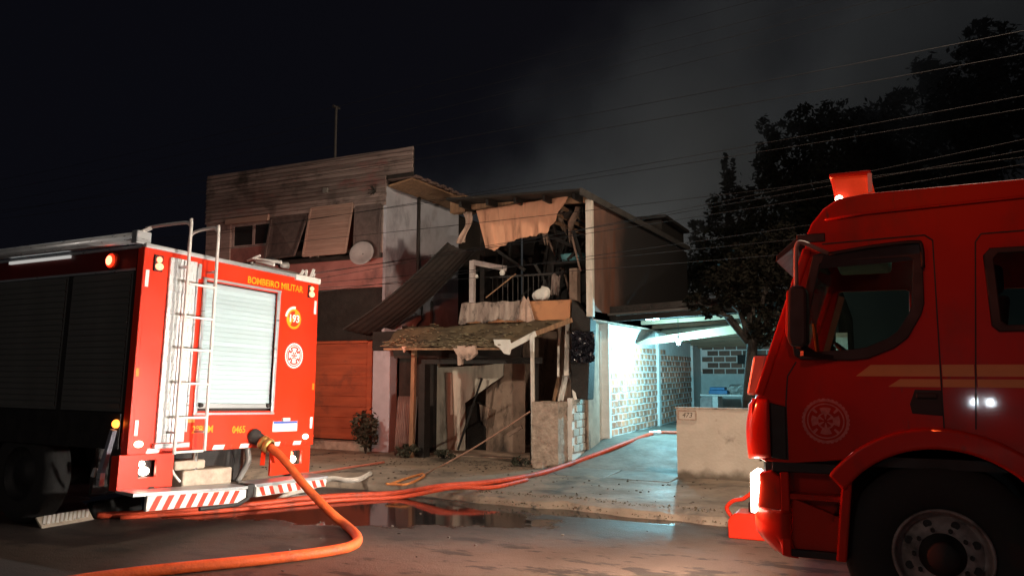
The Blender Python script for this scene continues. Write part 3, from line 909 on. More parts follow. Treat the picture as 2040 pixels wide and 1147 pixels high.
for k in range(190):
    u, v = rnd.random(), rnd.random() ** 1.6
    p = Vector(can(u, v)) + Vector((0, 0, .02))
    s = rnd.uniform(.01, .065)
    a = rnd.uniform(0, 6.28)
    dx, dy = Vector((math.cos(a), math.sin(a), .2)) * s, Vector((-math.sin(a), math.cos(a), .1)) * s * .6
    mb.prism([p - dx - dy, p + dx - dy * .5, p + dx * .7 + dy, p - dx * .4 + dy], (0, 0, .012))
obj('roof_debris', mb, M('ash_debris', (0.30, 0.25, 0.15), (0.05, 0.04, 0.03), 9, .95), cn, kind='stuff')
# posts under the canopy
t1 = obj('canopy_post', MB().bar((-7.40, 11.38, .12), (-7.36, 11.36, 2.0), .075, .075), m_wood, bevel=.008, label='old brown timber post at the left of the garage opening', cat='post')
t2 = obj('canopy_post', MB().bar((-5.10, 11.33, .12), (-5.12, 11.33, 2.10), .055, .055), m_pole, bevel=.008, label='thin white post at the right of the garage opening', cat='post')
# corrugated sheet leaning left of the garage
xa, xb = at(786, 830, Y=11.5).x, at(826, 830, Y=11.5).x
def corr(u, v):
    X = xa + (xb - xa) * u
    return (X, 11.5 + .013 * math.sin(u * 2 * math.pi * 11) + .1 * v, .12 + 1.02 * v)
obj('corrugated_sheet', MB().grid(corr, 120, 4), m_corr, solid=.004, smooth=True, label='rusty corrugated sheet leaning beside the brown timber post', cat='metal sheet')
# white sheeting inside the garage and things leaning on it
gy = 12.62
obj('wall_sheet', MB().prism(pxs([(853, 733), (972, 727), (1002, 722), (1002, 748), (968, 772), (926, 802), (926, 896), (846, 908)], gy), (0, .02, 0)), m_sheet, label='dirty white sheeting with a torn slanted edge standing in the garage', cat='sheeting')
obj('plastic_strip', MB().prism(pxs([(855, 729), (871, 729), (866, 800), (850, 806)], gy - .06), (0, .03, 0)), m_pale, label='narrow pale strip hanging at the left inside the garage', cat='strip')
obj('sheet_batten', MB().prism(pxs([(886, 742), (899, 742), (905, 900), (893, 902)], gy - .05), (0, .03, 0)), m_tan, label='brown upright batten on the white sheeting', cat='batten')
obj('brown_panel', MB().prism(pxs([(1004, 724), (1046, 722), (1046, 912), (968, 905), (968, 776), (1004, 750)], gy + .16), (0, .03, 0)), m_sootwall, label='stained brown panel at the right inside the garage', cat='panel')
p, q = at(960, 753, Y=gy - .15), at(912, 896, Y=gy - .45)
obj('leaning_pole', MB().bar(p, q, .035, .035), m_char, label='dark pole leaning on the white sheeting in the garage', cat='pole')
obj('leaning_board', MB().prism(pxs([(955, 805), (975, 812), (968, 850), (958, 838)], gy), (.01, .03, 0)), m_sootwall, label='small broken board in the dark of the garage', cat='board')
obj('fallen_door_leaf', MB().prism(pxs([(930, 810), (950, 800), (968, 840), (965, 900), (930, 905)], gy + .25), (.05, .05, 0)), m_char, label='charred door leaf slumped inside the garage', cat='door leaf')
obj('fallen_batten', MB().bar(at(1012, 866, Y=12.4), at(1040, 850, Y=12.3), .02, .06), m_tan, label='short brown batten fallen near the right garage jamb', cat='batten')
# leaning sticks behind the pillar
for k, (a, c, w, mm, lb) in enumerate((((1113, 690), (1112, 750), .035, m_pole, 'short pale upright stick behind the rough pillar'), ((1131, 645), (1128, 748), .075, m_pole, 'tall weathered pole behind the rough pillar'),
                                     ((1132, 735), (1118, 798), .06, m_pale, 'bright white plank leaning against the block wall'), ((1136, 742), (1146, 796), .05, m_pale, 'white plank leaning the other way over the block wall'),
                                     ((1114, 746), (1103, 800), .05, m_wood, 'brown plank leaning beside the white planks'), ((1124, 748), (1114, 800), .045, m_pole, 'cream plank in the middle of the leaning planks'))):
    obj('plank', MB().bar(at(*a, Y=11.95), at(*c, Y=11.72), w, .03), mm, label=lb, cat='plank', group='planks leaning behind the pillar')
# crumpled black tarp on the charred post
def tarp(u, v):
    p = at(1140 + 46 * u, 660 + 62 * v, Y=11.72)
    k = hnoise(u * 3 + 1, v * 4, 1.3)
    return (p.x + .03 * k, p.y - .10 * abs(k) - .05 * abs(hnoise(u * 8, v * 6, 1)), p.z + .02 * hnoise(u * 4, v * 9, 1))
obj('black_tarp', MB().grid(tarp, 26, 30), m_tarp, solid=.006, label='crumpled shiny black plastic on the charred post', cat='tarp')
# torn curtain under the balcony roof
ct = [(952, 420), (1134, 391)]
P0, P1 = at(951, 420, Y=HY - .08), at(1136, 391, Y=HY - .08)
def curtain(u, v):
    p = P0.lerp(P1, u)
    # the lower edge of the cloth, as depth below the beam
    pts = [(0, .66), (.12, .74), (.28, .64), (.42, .60), (.60, .58), (.76, .56), (.88, .38), (.95, .18), (1, .05)]
    for (a, ha), (b_, hb_) in zip(pts, pts[1:]):
        if a <= u <= b_:
            h = ha + (hb_ - ha) * (u - a) / (b_ - a)
            break
    h += .015 * hnoise(u * 30, 1, 1)
    fold = .030 * math.sin(u * 24 + 1.6 * math.sin(u * 9) + v * .9) * (.25 + .75 * v) + .005 * math.sin(u * 71 + v * 2)
    sway = .20 * v * h * (u < .5) * (.5 - u)
    return (p.x + .13 * v * (1 - u) * 1.3 + .012 * math.sin(u * 60) * v - .06 * v * u, p.y - .04 + fold, p.z - h * v + .03 * math.sin(u * math.pi) * 0)
obj('torn_curtain', MB().grid(curtain, 150, 24), m_cloth, solid=.006, smooth=True, label='torn peach curtain hanging in folds from the balcony roof', cat='curtain')
def rag(u, v):
    p = at(922 + 16 * u + 6 * math.sin(v * 5) - 6 * v, 424 + 62 * v, Y=HY - .06)
    return (p.x, p.y + .03 * math.sin(u * 9 + v * 4), p.z + .03 * u)
obj('curtain_scrap', MB().grid(rag, 10, 16), m_rag, solid=.005, smooth=True, label='narrow scrap of pale cloth left of the torn curtain', cat='rag')
# cloth over the parapet
def drape(u, v):
    x = -6.66 + 1.12 * u
    h = .36 - .05 * u + .03 * hnoise(u * 9, 3, 1)
    if v < .15:
        t = v / .15
        return (x, HY + .10 - .14 * t, 2.752 + .01 * math.sin(u * 20))
    t = (v - .15) / .85
    return (x - .06 * t * (1 - u), HY - .035 - .02 * t + .014 * math.sin(u * 30 + 2 * math.sin(u * 7) + t) * t, 2.752 - h * t)
obj('sooty_drape', MB().grid(drape, 90, 16), m_greycloth, solid=.006, smooth=True, label='sooty pale cloth draped over the left of the balcony parapet', cat='cloth')
def drape2(u, v):
    w = .10 + .26 * v
    x = -5.42 + (u - .5) * w - .02
    return (x, HY - .03 - .03 * v + .02 * math.sin(u * 16) * v, 2.80 - .40 * v + .03 * math.sin(u * 7))
obj('pale_cloth', MB().grid(drape2, 24, 14), m_rag, solid=.006, smooth=True, label='pale knotted cloth hanging from the middle of the parapet', cat='cloth')
def sack(u, v):
    a, b2 = 2 * math.pi * u, math.pi * v
    r = .16 * (1 + .12 * math.sin(3 * a + 2 * b2) + .08 * math.sin(5 * a))
    return (-5.26 + r * math.sin(b2) * math.cos(a), HY + .22 + r * .6 * math.sin(b2) * math.sin(a), 2.86 + .12 * math.cos(b2) + .03 * math.cos(a) * (v < .5))
obj('white_bag', MB().grid(sack, 26, 14), m_pale, smooth=True, label='crumpled white bag behind the balcony parapet', cat='bag')
def tub(u, v):
    a = 2 * math.pi * u
    r = .20 + .04 * v
    return (-4.93 + r * math.cos(a), 12.7 + r * math.sin(a) * .7, 3.50 + .12 * v)
obj('teal_basin', MB().grid(tub, 28, 3), M('teal_plastic', (0.12, 0.34, 0.38), None, 5, .5), solid=.01, smooth=True, label='teal plastic basin on the balcony shelf', cat='basin')
obj('balcony_shelf', MB().box(-5.3, -4.6, 12.5, 12.95, 3.44, 3.48).box(-5.28, -5.24, 12.52, 12.56, 2.56, 3.44).box(-4.66, -4.62, 12.52, 12.56, 2.56, 3.44), m_char, label='scorched shelf at the right of the balcony', cat='shelf')
for x, z, s, lb in ((-5.94, 3.26, .05, 'small hanging lantern in the middle of the balcony'), (-6.44, 3.22, .035, 'small lantern beside the balcony post')):
    ln = thing('lantern', lb, 'lantern', (x, HY + .1, z), 'lanterns on the balcony')
    obj('lantern_glass', MB().lathe([(.001, -s), (s * .7, -s * .8), (s, 0), (s * .6, s), (.001, s * 1.2)], (x, HY + .1, z), (0, 0, 1), 12), m_pale, ln, smooth=True)
    obj('lantern_wire', MB().tube([(x, HY + .1, z + s), (x, HY + .14, z + .34)], .006, 5), m_dark, ln)
obj('balcony_stick', MB().bar(at(968, 593, Y=HY + .2), at(1028, 545, Y=HY + .35), .02, .02), m_wood, label='thin stick leaning across the balcony', cat='stick')
obj('hung_garment', MB().grid(lambda u, v: (-5.16 + .16 * u - .03 * v, 12.25 + .02 * math.sin(u * 12), 3.22 - .36 * v + .03 * math.sin(u * 6)), 14, 10), m_greycloth, solid=.006, smooth=True, label='grey garment hung at the back of the balcony', cat='garment')

# pillar, block wall, gate posts
def rough_box(x0, x1, y0, y1, z0, z1, amp, n=7, nz=14):
    mb = MB()
    def pt(x, y, z):
        k = hnoise(x * 9, z * 9, 1.1) + .5 * hnoise(y * 13, z * 17, 1.0)
        cx, cy = (x0 + x1) / 2, (y0 + y1) / 2
        return (x + amp * k * (1 if x > cx else -1), y + amp * k * (1 if y > cy else -1), z + (amp * .7 * hnoise(x * 8, y * 8, 1) if z > z1 - .01 else 0))
    L = lambda a, b2, t: a + (b2 - a) * t
    mb.grid(lambda u, v: pt(L(x0, x1, u), y0, L(z0, z1, v)), n, nz)
    mb.grid(lambda u, v: pt(x1, L(y0, y1, u), L(z0, z1, v)), n, nz)
    mb.grid(lambda u, v: pt(L(x1, x0, u), y1, L(z0, z1, v)), n, nz)
    mb.grid(lambda u, v: pt(x0, L(y1, y0, u), L(z0, z1, v)), n, nz)
    mb.grid(lambda u, v: pt(L(x0, x1, u), L(y0, y1, v), z1), n, n)
    return mb
obj('gate_pillar', rough_box(-5.10, -4.66, 11.28, 11.66, .10, 1.10, .012), m_stucco, smooth=False, label='low rough plastered pillar beside the driveway', cat='pillar')
obj('wall_rubble', rough_box(-4.98, -4.80, 10.98, 11.12, .12, .23, .02, 5, 4), m_stucco, label='small lump of rubble at the foot of the rough pillar', cat='rubble')
bw = thing('block_wall', 'low whitewashed block wall running back from the rough pillar', 'wall', (-4.6, 11.9, .12))
obj('mortar_core', MB().box(-4.66, -4.585, 11.67, 12.72, .15, 1.15), m_mortar, bw)
proto = None
for r_ in range(7):
    for c_ in range(4):
        y = 11.70 + c_ * .26 + (.12 if r_ % 2 else 0)
        z = .30 + r_ * .125
        if y > 12.62: continue
        proto = piece('block', proto or MB().box(0, .022, 0, .245, 0, .112), m_whiteblock, bw, (-4.585 + random.uniform(-.004, .004), y, z), bevel=.006)
obj('gate_post', MB().box(-4.59, -4.54, 12.93, 12.99, .42, 2.28), m_pole, bevel=.006, label='white steel gate post nearest the street at the carport mouth', cat='post')
obj('gate_post', MB().box(-4.64, -4.605, 12.78, 12.82, .36, 2.28), m_pale, bevel=.004, label='slim pale rail post just left of the carport gate post', cat='post')

# front wall with the house number
wl_ = thing('front_wall', 'plastered front wall with the framed house number 473', 'wall', (-1.0, 10.95, .1))
obj('wall', rough_box(-2.72, 2.6, 10.90, 11.05, .06, 1.065, .004, 40, 10), m_wall473, wl_)
obj('wall_coping', MB().box(-2.735, 2.6, 10.885, 11.065, 1.062, 1.082), m_stucco, wl_, bevel=.006)
fr = obj('number_frame', MB().box(-2.695, -2.435, 10.875, 10.889, 1.025, 1.045).box(-2.695, -2.435, 10.875, 10.889, .905, .925).box(-2.695, -2.675, 10.875, 10.889, .925, 1.025).box(-2.455, -2.435, 10.875, 10.889, .925, 1.025), M('brown_tile_border', (0.20, 0.12, 0.08), (0.42, 0.33, 0.26), 60, .6), wl_)
obj('number_tile', MB().box(-2.674, -2.456, 10.880, 10.892, .926, 1.024), m_wall473, wl_)
lettering('house_number', '473', .095, (-2.565, 10.878, .975), (1, 0, 0), (0, 0, 1), M('brown_digits', (0.07, 0.04, 0.03), None, 9, .6), wl_, sx=1.0, shear=.25)
# ------------------------------------------------------------------ carport
CX = -4.45
cp = thing('carport', 'open carport with bare rafters lit cyan from inside', 'carport', (-3, 13, .42))
obj('front_fascia', MB().bar((-4.72, 12.78, 2.45), (-1.2, 12.78, 2.60), .05, .10), m_char, cp)
obj('eave_board', MB().bar((-4.72, 12.775, 2.585), (-1.2, 12.775, 2.735), .03, .155), m_char, cp)
obj('roof_gutter', MB().bar((-4.85, 12.70, 2.515), (-1.2, 12.70, 2.665), .10, .035), m_galv, cp)
# roof sheets, corrugated, falling gently to the back, with open gaps between them near the street
def roof_z(X, Y): return 2.54 - .060 * (Y - 13.0) + .04 * (X + 4.75)
for k, (ya, yb) in enumerate(((12.80, 13.34), (13.42, 14.5), (14.5, 15.7), (15.7, 16.9), (16.9, 18.1), (18.1, 19.3), (19.3, 21.0))):
    def sheet(u, v, ya=ya, yb=yb):
        X = -4.75 + 3.4 * u
        Y = ya + (yb - ya) * v
        return (X, Y, roof_z(X, Y) + .10 + .012 * math.sin(u * 2 * math.pi * 34) + .006 * (v > .5))
    obj('roof_sheet', MB().grid(sheet, 136, 1), m_char, cp, solid=.004)
obj('roof_light_block', MB().hexa([(-4.75, 13.3, 2.655), (-3.1, 13.3, 2.72), (-3.1, 13.46, 2.72), (-4.75, 13.46, 2.655), (-4.75, 13.3, 2.665), (-3.1, 13.3, 2.73), (-3.1, 13.46, 2.73), (-4.75, 13.46, 2.665)]), m_galv, cp)  # added over the roof gap to block lamp light leaking through
for k in range(10):
    y = 13.14 + k * .76
    za, zb = roof_z(-4.4, y), roof_z(-1.4, y)
    obj('rafter', MB().bar((-4.40 if k else -4.6, y, za + .045), (-1.4, y, zb + .045), .06, .075), m_rafter, cp)
obj('ceiling_panel', MB().prism([at(1268, 683, Y=14.7), at(1292, 673, Y=14.7), at(1478, 645, Y=14.7), at(1478, 663, Y=14.7), at(1292, 687, Y=14.7)], (0, .02, 0)), m_palewood, cp)
obj('carport_post', MB().box(-1.62, -1.52, 13.0, 13.1, .42, 2.55), m_wood, cp)
obj('back_wall', MB().box(-4.6, -.9, 20.6, 20.75, .40, 2.5), m_mortar, cp)
proto = None
for r_ in range(5):
    for c_ in range(9):
        z, x = 1.50 + r_ * .155, -4.42 + c_ * .30 + (.14 if r_ % 2 else 0)
        proto = piece('back_brick', proto or MB().box(0, .27, -.02, 0, 0, .125), M('dull_brick', (0.20, 0.12, 0.09), (0.12, 0.075, 0.06), 8, .9, rand=.4), cp, (x, 20.6, z))
# the lit brick wall
lw = thing('brick_wall', 'bare hollow brick wall glaring white under the carport lamp', 'brick wall', (CX, 15, .42))
obj('mortar_bed', MB().box(CX - .15, CX - .012, 12.99, 20.6, .38, 2.62), m_mortar, lw)
for y in (12.99, 16.25, 19.45):
    w = .10 if y < 13 else .14
    obj('pilaster', rough_box(CX - .02, CX + .045, y, y + w, .38, 2.5, .004, 3, 12), m_mortar, lw)
proto = None
n_br = 0
for r_ in range(14):
    z = .45 + r_ * .124
    y = 13.12 + (.11 if r_ % 2 else 0)
    while y < 19.3 and n_br < 290:
        if not (16.12 < y < 16.40):
            L_ = .232
            proto = piece('brick', proto or MB().box(-.03, 0, 0, L_, 0, .100), m_brick, lw, (CX - .004 + random.uniform(-.006, .006), y + random.uniform(-.008, .008), z + random.uniform(-.005, .005)), (0, 0, random.uniform(-.012, .012)), bevel=.005)
            n_br += 1
        y += .262
# the lamp that lights it: a tube fixed behind the first rafter
lamp = thing('carport_lamp', 'cold white bulb hanging on a cord before the bare brick wall', 'lamp', (-3.45, 14.1, 2.1))
obj('cord', MB().tube([(-3.45, 14.1, 2.21), (-3.45, 14.1, 2.55)], .006, 6), m_black, lamp)
obj('lamp_socket', MB().lathe([(.02, 0), (.025, .05), (.015, .07)], (-3.45, 14.1, 2.15), (0, 0, 1), 12), m_white, lamp, smooth=True)
M('cold_tube', (.8, .9, .9), None, 5, .3, emit=((.62, .96, 1.0), 30))
obj('bulb', MB().lathe([(.001, -.05), (.03, -.04), (.042, 0), (.03, .04), (.02, .06)], (-3.45, 14.1, 2.10), (0, 0, 1), 14), bpy.data.materials['cold_tube'], lamp, smooth=True)
light('carport_lamp_light', 'POINT', (-3.45, 14.1, 2.02), 400, (.32, .85, 1.0), .03)
lamp2 = thing('carport_lamp', 'small cold white lamp tucked behind the front fascia of the carport', 'lamp', (-3.6, 12.92, 2.44))
obj('lamp_housing', MB().box(-3.72, -3.48, 12.89, 12.96, 2.475, 2.50), m_white, lamp2)
obj('lamp_tube', MB().tube([(-3.71, 12.925, 2.455), (-3.49, 12.925, 2.455)], .012, 8), bpy.data.materials['cold_tube'], lamp2, smooth=True)
light('fascia_lamp_light', 'POINT', (-3.60, 12.925, 2.425), 38, (.32, .84, 1.0), .03)

# work table with odds and ends at the far end
tb = thing('work_table', 'white work table cluttered with boxes at the far end of the carport', 'table', (-3.4, 18.6, .42))
obj('table_top', MB().box(-4.0, -2.5, 18.3, 18.9, 1.0, 1.04), m_white, tb, bevel=.005)
obj('table_side', MB().box(-3.72, -3.6, 18.32, 18.88, .42, .998), m_white, tb)
obj('table_leg', MB().box(-2.6, -2.55, 18.32, 18.37, .42, .998), m_white, tb)
obj('drawer_front', MB().box(-4.0, -3.74, 18.31, 18.33, .70, .96), m_frame, tb)
obj('drawer_front', MB().box(-4.0, -3.74, 18.31, 18.33, .44, .68), m_frame, tb)
tag(obj('blue_crate', MB().box(-3.82, -3.4, 18.4, 18.75, 1.042, 1.13).box(-3.80, -3.46, 18.42, 18.72, 1.133, 1.20), m_bluebox, bevel=.012), 'flat blue plastic box on the white work table', 'box')
tag(obj('grey_bundle', rough_box(-3.36, -3.0, 18.4, 18.75, 1.042, 1.26, .03, 6, 6), m_grey), 'grey bundle beside the blue box on the work table', 'bundle')
tag(obj('small_bottle', MB().lathe([(0.001, 0), (.035, 0), (.035, .13), (.014, .17), (.014, .21), (.001, .21)], (-2.86, 18.5, 1.042), (0, 0, 1), 12), m_pane, smooth=True), 'dark bottle standing at the end of the work table', 'bottle')
tag(obj('small_pot', MB().lathe([(0.001, 0), (.06, 0), (.07, .11), (.001, .11)], (-2.70, 18.5, 1.042), (0, 0, 1), 14), m_greentrim, smooth=True), 'pale green pot at the end of the work table', 'pot')
tag(obj('wall_cabinet', MB().box(-3.5, -2.6, 20.45, 20.6, 1.75, 1.98), m_char, bevel=.01), 'dark shelf box fixed on the back wall of the carport', 'shelf')

# ------------------------------------------------------------------ trees
def leaves(mb_v, mb_f, c, rad, n, size, rnd, flat=.8):
    c = np.array(c)
    k = max(3, n // 26)
    cl = rnd.normal(size=(k, 3))
    cl /= np.linalg.norm(cl, axis=1)[:, None]
    cl = c + cl * (rnd.random((k, 1)) ** .45) * np.array(rad)
    which = rnd.integers(0, k, n)
    p = cl[which] + rnd.normal(size=(n, 3)) * np.array(rad) * .13
    d = rnd.normal(size=(n, 3))
    d[:, 2] *= flat
    d /= np.linalg.norm(d, axis=1)[:, None]
    e = np.cross(d, rnd.normal(size=(n, 3)))
    e /= np.linalg.norm(e, axis=1)[:, None]
    s = size * (.6 + .8 * rnd.random((n, 1)))
    b = len(mb_v)
    q = np.stack([p - d * s, p + e * s * .42, p + d * s, p - e * s * .42], 1).reshape(-1, 3)
    mb_v += q.tolist()
    mb_f += [(b + 4 * i, b + 4 * i + 1, b + 4 * i + 2, b + 4 * i + 3) for i in range(n)]
def tree(name, lab, base, blobs, trunk_r, size, dens, m, seed, group=None):
    rnd = np.random.default_rng(seed)
    t = thing(name, lab, 'tree', base, group)
    V, F = [], []
    cs = []
    for (x, y, rx, ry, Y) in blobs:
        c = at(x, y, Y=Y)
        k = (c - Vector((0, 0, EYE))).dot(_f) / FPX
        r3 = (rx * k, (rx + ry) / 2 * k, ry * k)
        cs.append((c, r3))
        leaves(V, F, c, r3, int(dens * (r3[0] * r3[2]) / (size * size)) + 60, size, rnd)
    mb = MB()
    mb.v, mb.f = V, F
    obj('crown', mb, m, t)
    tr = MB()
    b = Vector(base)
    top = cs[0][0]
    tr.tube([b, b.lerp(Vector((b.x + .03, b.y, top.z)), .4), b.lerp(top, .72), top], [trunk_r, trunk_r * .9, trunk_r * .75, trunk_r * .2], 9)
    st = b.lerp(top, .72)
    for c, r3 in cs[1:]:
        tr.tube([st, st.lerp(c, .5) + Vector((0, 0, .2)), c], [trunk_r * .45, trunk_r * .3, trunk_r * .1], 6)
    obj('trunk', tr, m_bark, t, smooth=True)
    return t
tree('street_tree', 'small tree with dry hanging leaves at the carport corner beside the red cab', (-1.98, 12.35, .12),
     [(1500, 600, 34, 34, 12.4), (1545, 545, 60, 60, 12.6), (1480, 560, 45, 40, 12.5), (1520, 655, 26, 34, 12.3), (1450, 600, 30, 18, 12.4), (1570, 620, 40, 50, 12.5), (1415, 622, 26, 12, 12.4), (1490, 520, 50, 40, 12.7), (1560, 480, 40, 40, 12.7), (1440, 560, 40, 34, 12.6), (1380, 600, 30, 16, 12.5)], .11, .045, 20, m_leafdry, 5)
tree('pointed_tree', 'pointed dark tree rising behind the burnt house roof', (-4.6 + .6, 21.6, .1),
     [(1448, 420, 38, 70, 21.6), (1449, 345, 16, 42, 21.6), (1445, 520, 80, 60, 21.6), (1400, 560, 70, 60, 21.6), (1490, 480, 60, 60, 21.6), (1395, 470, 26, 34, 21.7), (1485, 400, 26, 30, 21.6), (1350, 560, 40, 50, 21.6)], .14, .075, 12, m_leaf, 6)
tree('broad_tree', 'broad dark tree behind the carport and the red cab', (-1.0, 21.9, .1),
     [(1600, 330, 90, 70, 21.9), (1540, 270, 32, 40, 21.9), (1560, 420, 80, 80, 21.9), (1640, 260, 60, 50, 21.9), (1590, 500, 90, 80, 21.9), (1690, 330, 80, 80, 21.9), (1525, 340, 34, 50, 21.9), (1590, 245, 40, 30, 21.9), (1680, 230, 40, 36, 21.9), (1730, 280, 60, 60, 22.1), (1740, 380, 90, 70, 22.0), (1660, 430, 90, 70, 22)], .2, .08, 12, m_leaf, 8)
tree('tall_tree', 'tallest dark tree standing highest behind the red cab', (2.2, 22.6, .1),
     [(1960, 230, 120, 110, 22.6), (1965, 110, 60, 60, 22.6), (1850, 150, 40, 50, 22.6), (1870, 240, 90, 80, 22.6), (1760, 260, 60, 60, 22.6), (2030, 200, 80, 120, 22.6), (1900, 330, 120, 80, 22.6), (1950, 70, 30, 30, 22.6), (1780, 205, 30, 30, 22.6), (1740, 330, 80, 60, 22.6)], .26, .10, 12, m_leaf, 9)
# bush and weeds by the terracotta door
def bush(name, lab, x, y, Y, w, h, n, size, m, seed, group=None):
    rnd = np.random.default_rng(seed)
    c = at(x, y, Y=Y)
    t = thing(name, lab, 'plant', (c.x, c.y, .12), group)
    V, F = [], []
    leaves(V, F, (c.x, c.y, .12 + h * .55), (w / 2, w / 3, h * .48), n, size, rnd)
    mb = MB()
    mb.v, mb.f = V, F
    obj('foliage', mb, m, t)
    s = MB()
    for k in range(7):
        a = rnd.random() * 6.28
        s.tube([(c.x, c.y, .11), (c.x + .3 * w * math.cos(a), c.y + .2 * w * math.sin(a), .12 + h * (.5 + .4 * rnd.random()))], [.012, .005], 5)
    obj('stem', s, m_bark, t)
m_bush = M('bush_leaf', (0.048, 0.050, 0.030), (0.02, 0.022, 0.013), 3, .7)
bush('potted_bush', 'leafy bush growing beside the terracotta door', 728, 905, 11.55, .55, .78, 1100, .042, m_bush, 21)
bush('weed_clump', 'low clump of weeds at the foot of the corrugated sheet', 812, 910, 11.3, .42, .22, 500, .035, m_bush, 22)
bush('weed_tuft', 'small tuft of weeds at the foot of the white post', 1036, 945, 11.05, .3, .14, 300, .03, m_bush, 23)
bush('grass_tuft', 'sparse weeds along the sill of the white sheeting', 885, 925, 11.45, .5, .16, 260, .03, m_bush, 24)

# ------------------------------------------------------------------ overhead cables
cab = [((658, 216), (1510, 0)), ((658, 243), (1632, 5)), ((658, 267), (1693, 14)), ((658, 293), (1739, 33)), ((1000, 382), (2040, 217)), ((1000, 376), (2040, 191)),
       ((1255, 438), (2040, 278)), ((1530, 377), (2040, 313)), ((969, 490), (1400, 416)), ((880, 508), (1400, 430)), ((880, 550), (1400, 479)), ((939, 538), (1400, 495)), ((1000, 550), (1400, 520)), ((0, 436), (410, 382)), ((0, 420), (410, 360))]
where = ['topmost cable meeting the roof mast', 'second cable down on the roof mast', 'third cable down on the roof mast', 'fourth and lowest cable on the roof mast',
         'cable passing just under the balcony roof corner and over the red cab', 'cable passing along the balcony roof edge', 'cable crossing low above the beacon of the red cab', 'faint cable just over the roof of the red cab',
         'upper cable across the foot of the torn curtain', 'second cable across the foot of the torn curtain', 'cable crossing the balcony railing', 'cable crossing below the teal basin', 'lowest cable crossing the burnt side wall',
         'lower cable over the rack of the ladder truck', 'upper cable over the rack of the ladder truck']
for k, ((a, b), w) in enumerate(zip(cab, where)):
    Y = 9.3 if k > 3 else 12.12
    if k in (8, 9, 10, 11, 12): Y = 8.9
    pa, pb = at(*a, Y=Y), at(*b, Y=Y)
    d = (pb - pa) / (pb.x - pa.x)
    xs = np.linspace(-26, 9, 36)
    pts = [pa + d * (x - pa.x) + Vector((0, 0, .0016 * (x - pa.x) * (x - pb.x))) for x in xs]
    tag(obj('overhead_cable', MB().tube(pts, .0036, 5), m_cable, smooth=True), 'thin overhead ' + w, 'cable', 'overhead cables along the street')

# ------------------------------------------------------------------ hoses
def smooth_path(P, n=8):
    P = [Vector(p) for p in P]
    Q = [P[0] * 2 - P[1]] + P + [P[-1] * 2 - P[-2]]
    out = []
    for i in range(1, len(Q) - 2):
        for k in range(n):
            t = k / n
            a, b, c, d = Q[i - 1], Q[i], Q[i + 1], Q[i + 2]
            out.append(.5 * ((2 * b) + (c - a) * t + (2 * a - 5 * b + 4 * c - d) * t * t + (3 * b - a - 3 * c + d) * t ** 3))
    return out + [P[-1]]
def hose(name, L, r, m, lab, lift=None, pre=(), post=(), nn=10, cat='hose'):
    P = list(pre) + [on_ground(x, y, (r if lift is None else lift)) for x, y in L] + list(post)
    return tag(obj(name, MB().tube(smooth_path(P), r, nn), m, smooth=True), lab, cat)
hose('fire_hose', [(195, 1026), (330, 1020), (470, 1008), (600, 993), (700, 986), (790, 982), (880, 972), (960, 962), (1030, 952), (1085, 940), (1140, 922), (1190, 904), (1250, 881), (1304, 863), (1352, 862)], .036, m_hosered, 'long red hose along the kerb and up the driveway into the carport')
hose('fire_hose', [(240, 1030), (420, 1018), (560, 1006), (680, 995), (800, 989), (900, 982), (980, 970), (1050, 955)], .026, m_hosered, 'shorter red hose lying against the street side of the long red hose')
cpl = on_ground(1304, 863, .04)
tag(obj('hose_coupling', MB().tube([cpl - Vector((.09, .05, .0)), cpl + Vector((.10, .04, .01))], .05, 12), m_alu), 'silver coupling on the long red hose in the driveway', 'hose coupling')
hose('flat_hose', [(548, 1000), (575, 984), (612, 975), (655, 970), (690, 964), (715, 954), (738, 943)], .034, m_hosepale, 'pale flat hose end curling behind the striped step of the ladder truck', lift=.02)
hose('rope_loop', [(842, 943), (810, 952), (778, 963), (770, 971), (782, 974), (810, 964), (836, 953), (845, 947), (842, 943)], .016, m_rope, 'orange rope looped on the pavement before the garage', cat='rope')
hose('thin_hose', [(600, 944), (660, 936), (720, 927), (765, 920)], .018, m_hosepink, 'thin pink hose on the pavement before the terracotta door')
p = on_ground(880, 927, .015)
hose('supply_line', [(838, 948), (880, 927)], .014, m_hosebrown, 'thin brown line rising from the pavement to the white post', post=[p.lerp(at(1056, 819, Y=11.30), .35) - Vector((0, 0, .03)), p.lerp(at(1056, 819, Y=11.30), .7) - Vector((0, 0, .02)), at(1056, 819, Y=11.30)])

# red box before the bumper
rb = thing('red_box', 'small red box with a dark carrying loop on the road before the cab bumper', 'toolbox', (-1.33, 7.9, 0))
def RB(x0, x1, y0, y1, z0, z1): return MB().box(x0, x1, y0, y1, z0, z1)
obj('box_body', MB().prism([(-1.47, 7.80, 0.0), (-1.10, 7.80, 0.0), (-1.10, 7.80, .24), (-1.40, 7.80, .24), (-1.47, 7.80, .17)], (0, .3, 0)), m_redcab, rb, bevel=.012)
obj('carry_loop', MB().tube(smooth_path([(-1.45, 7.93, .17), (-1.50, 7.93, .26), (-1.44, 7.93, .33), (-1.34, 7.93, .36), (-1.26, 7.93, .42)]), .02, 7), m_redcab, rb, smooth=True)
obj('valve', MB().lathe([(.001, 0), (.06, 0), (.06, .08), (.03, .10), (.03, .2), (.001, .2)], (-1.24, 7.95, .24), (0, 0, 1), 14), m_dark, rb, smooth=True)

SMOKE = 0.26
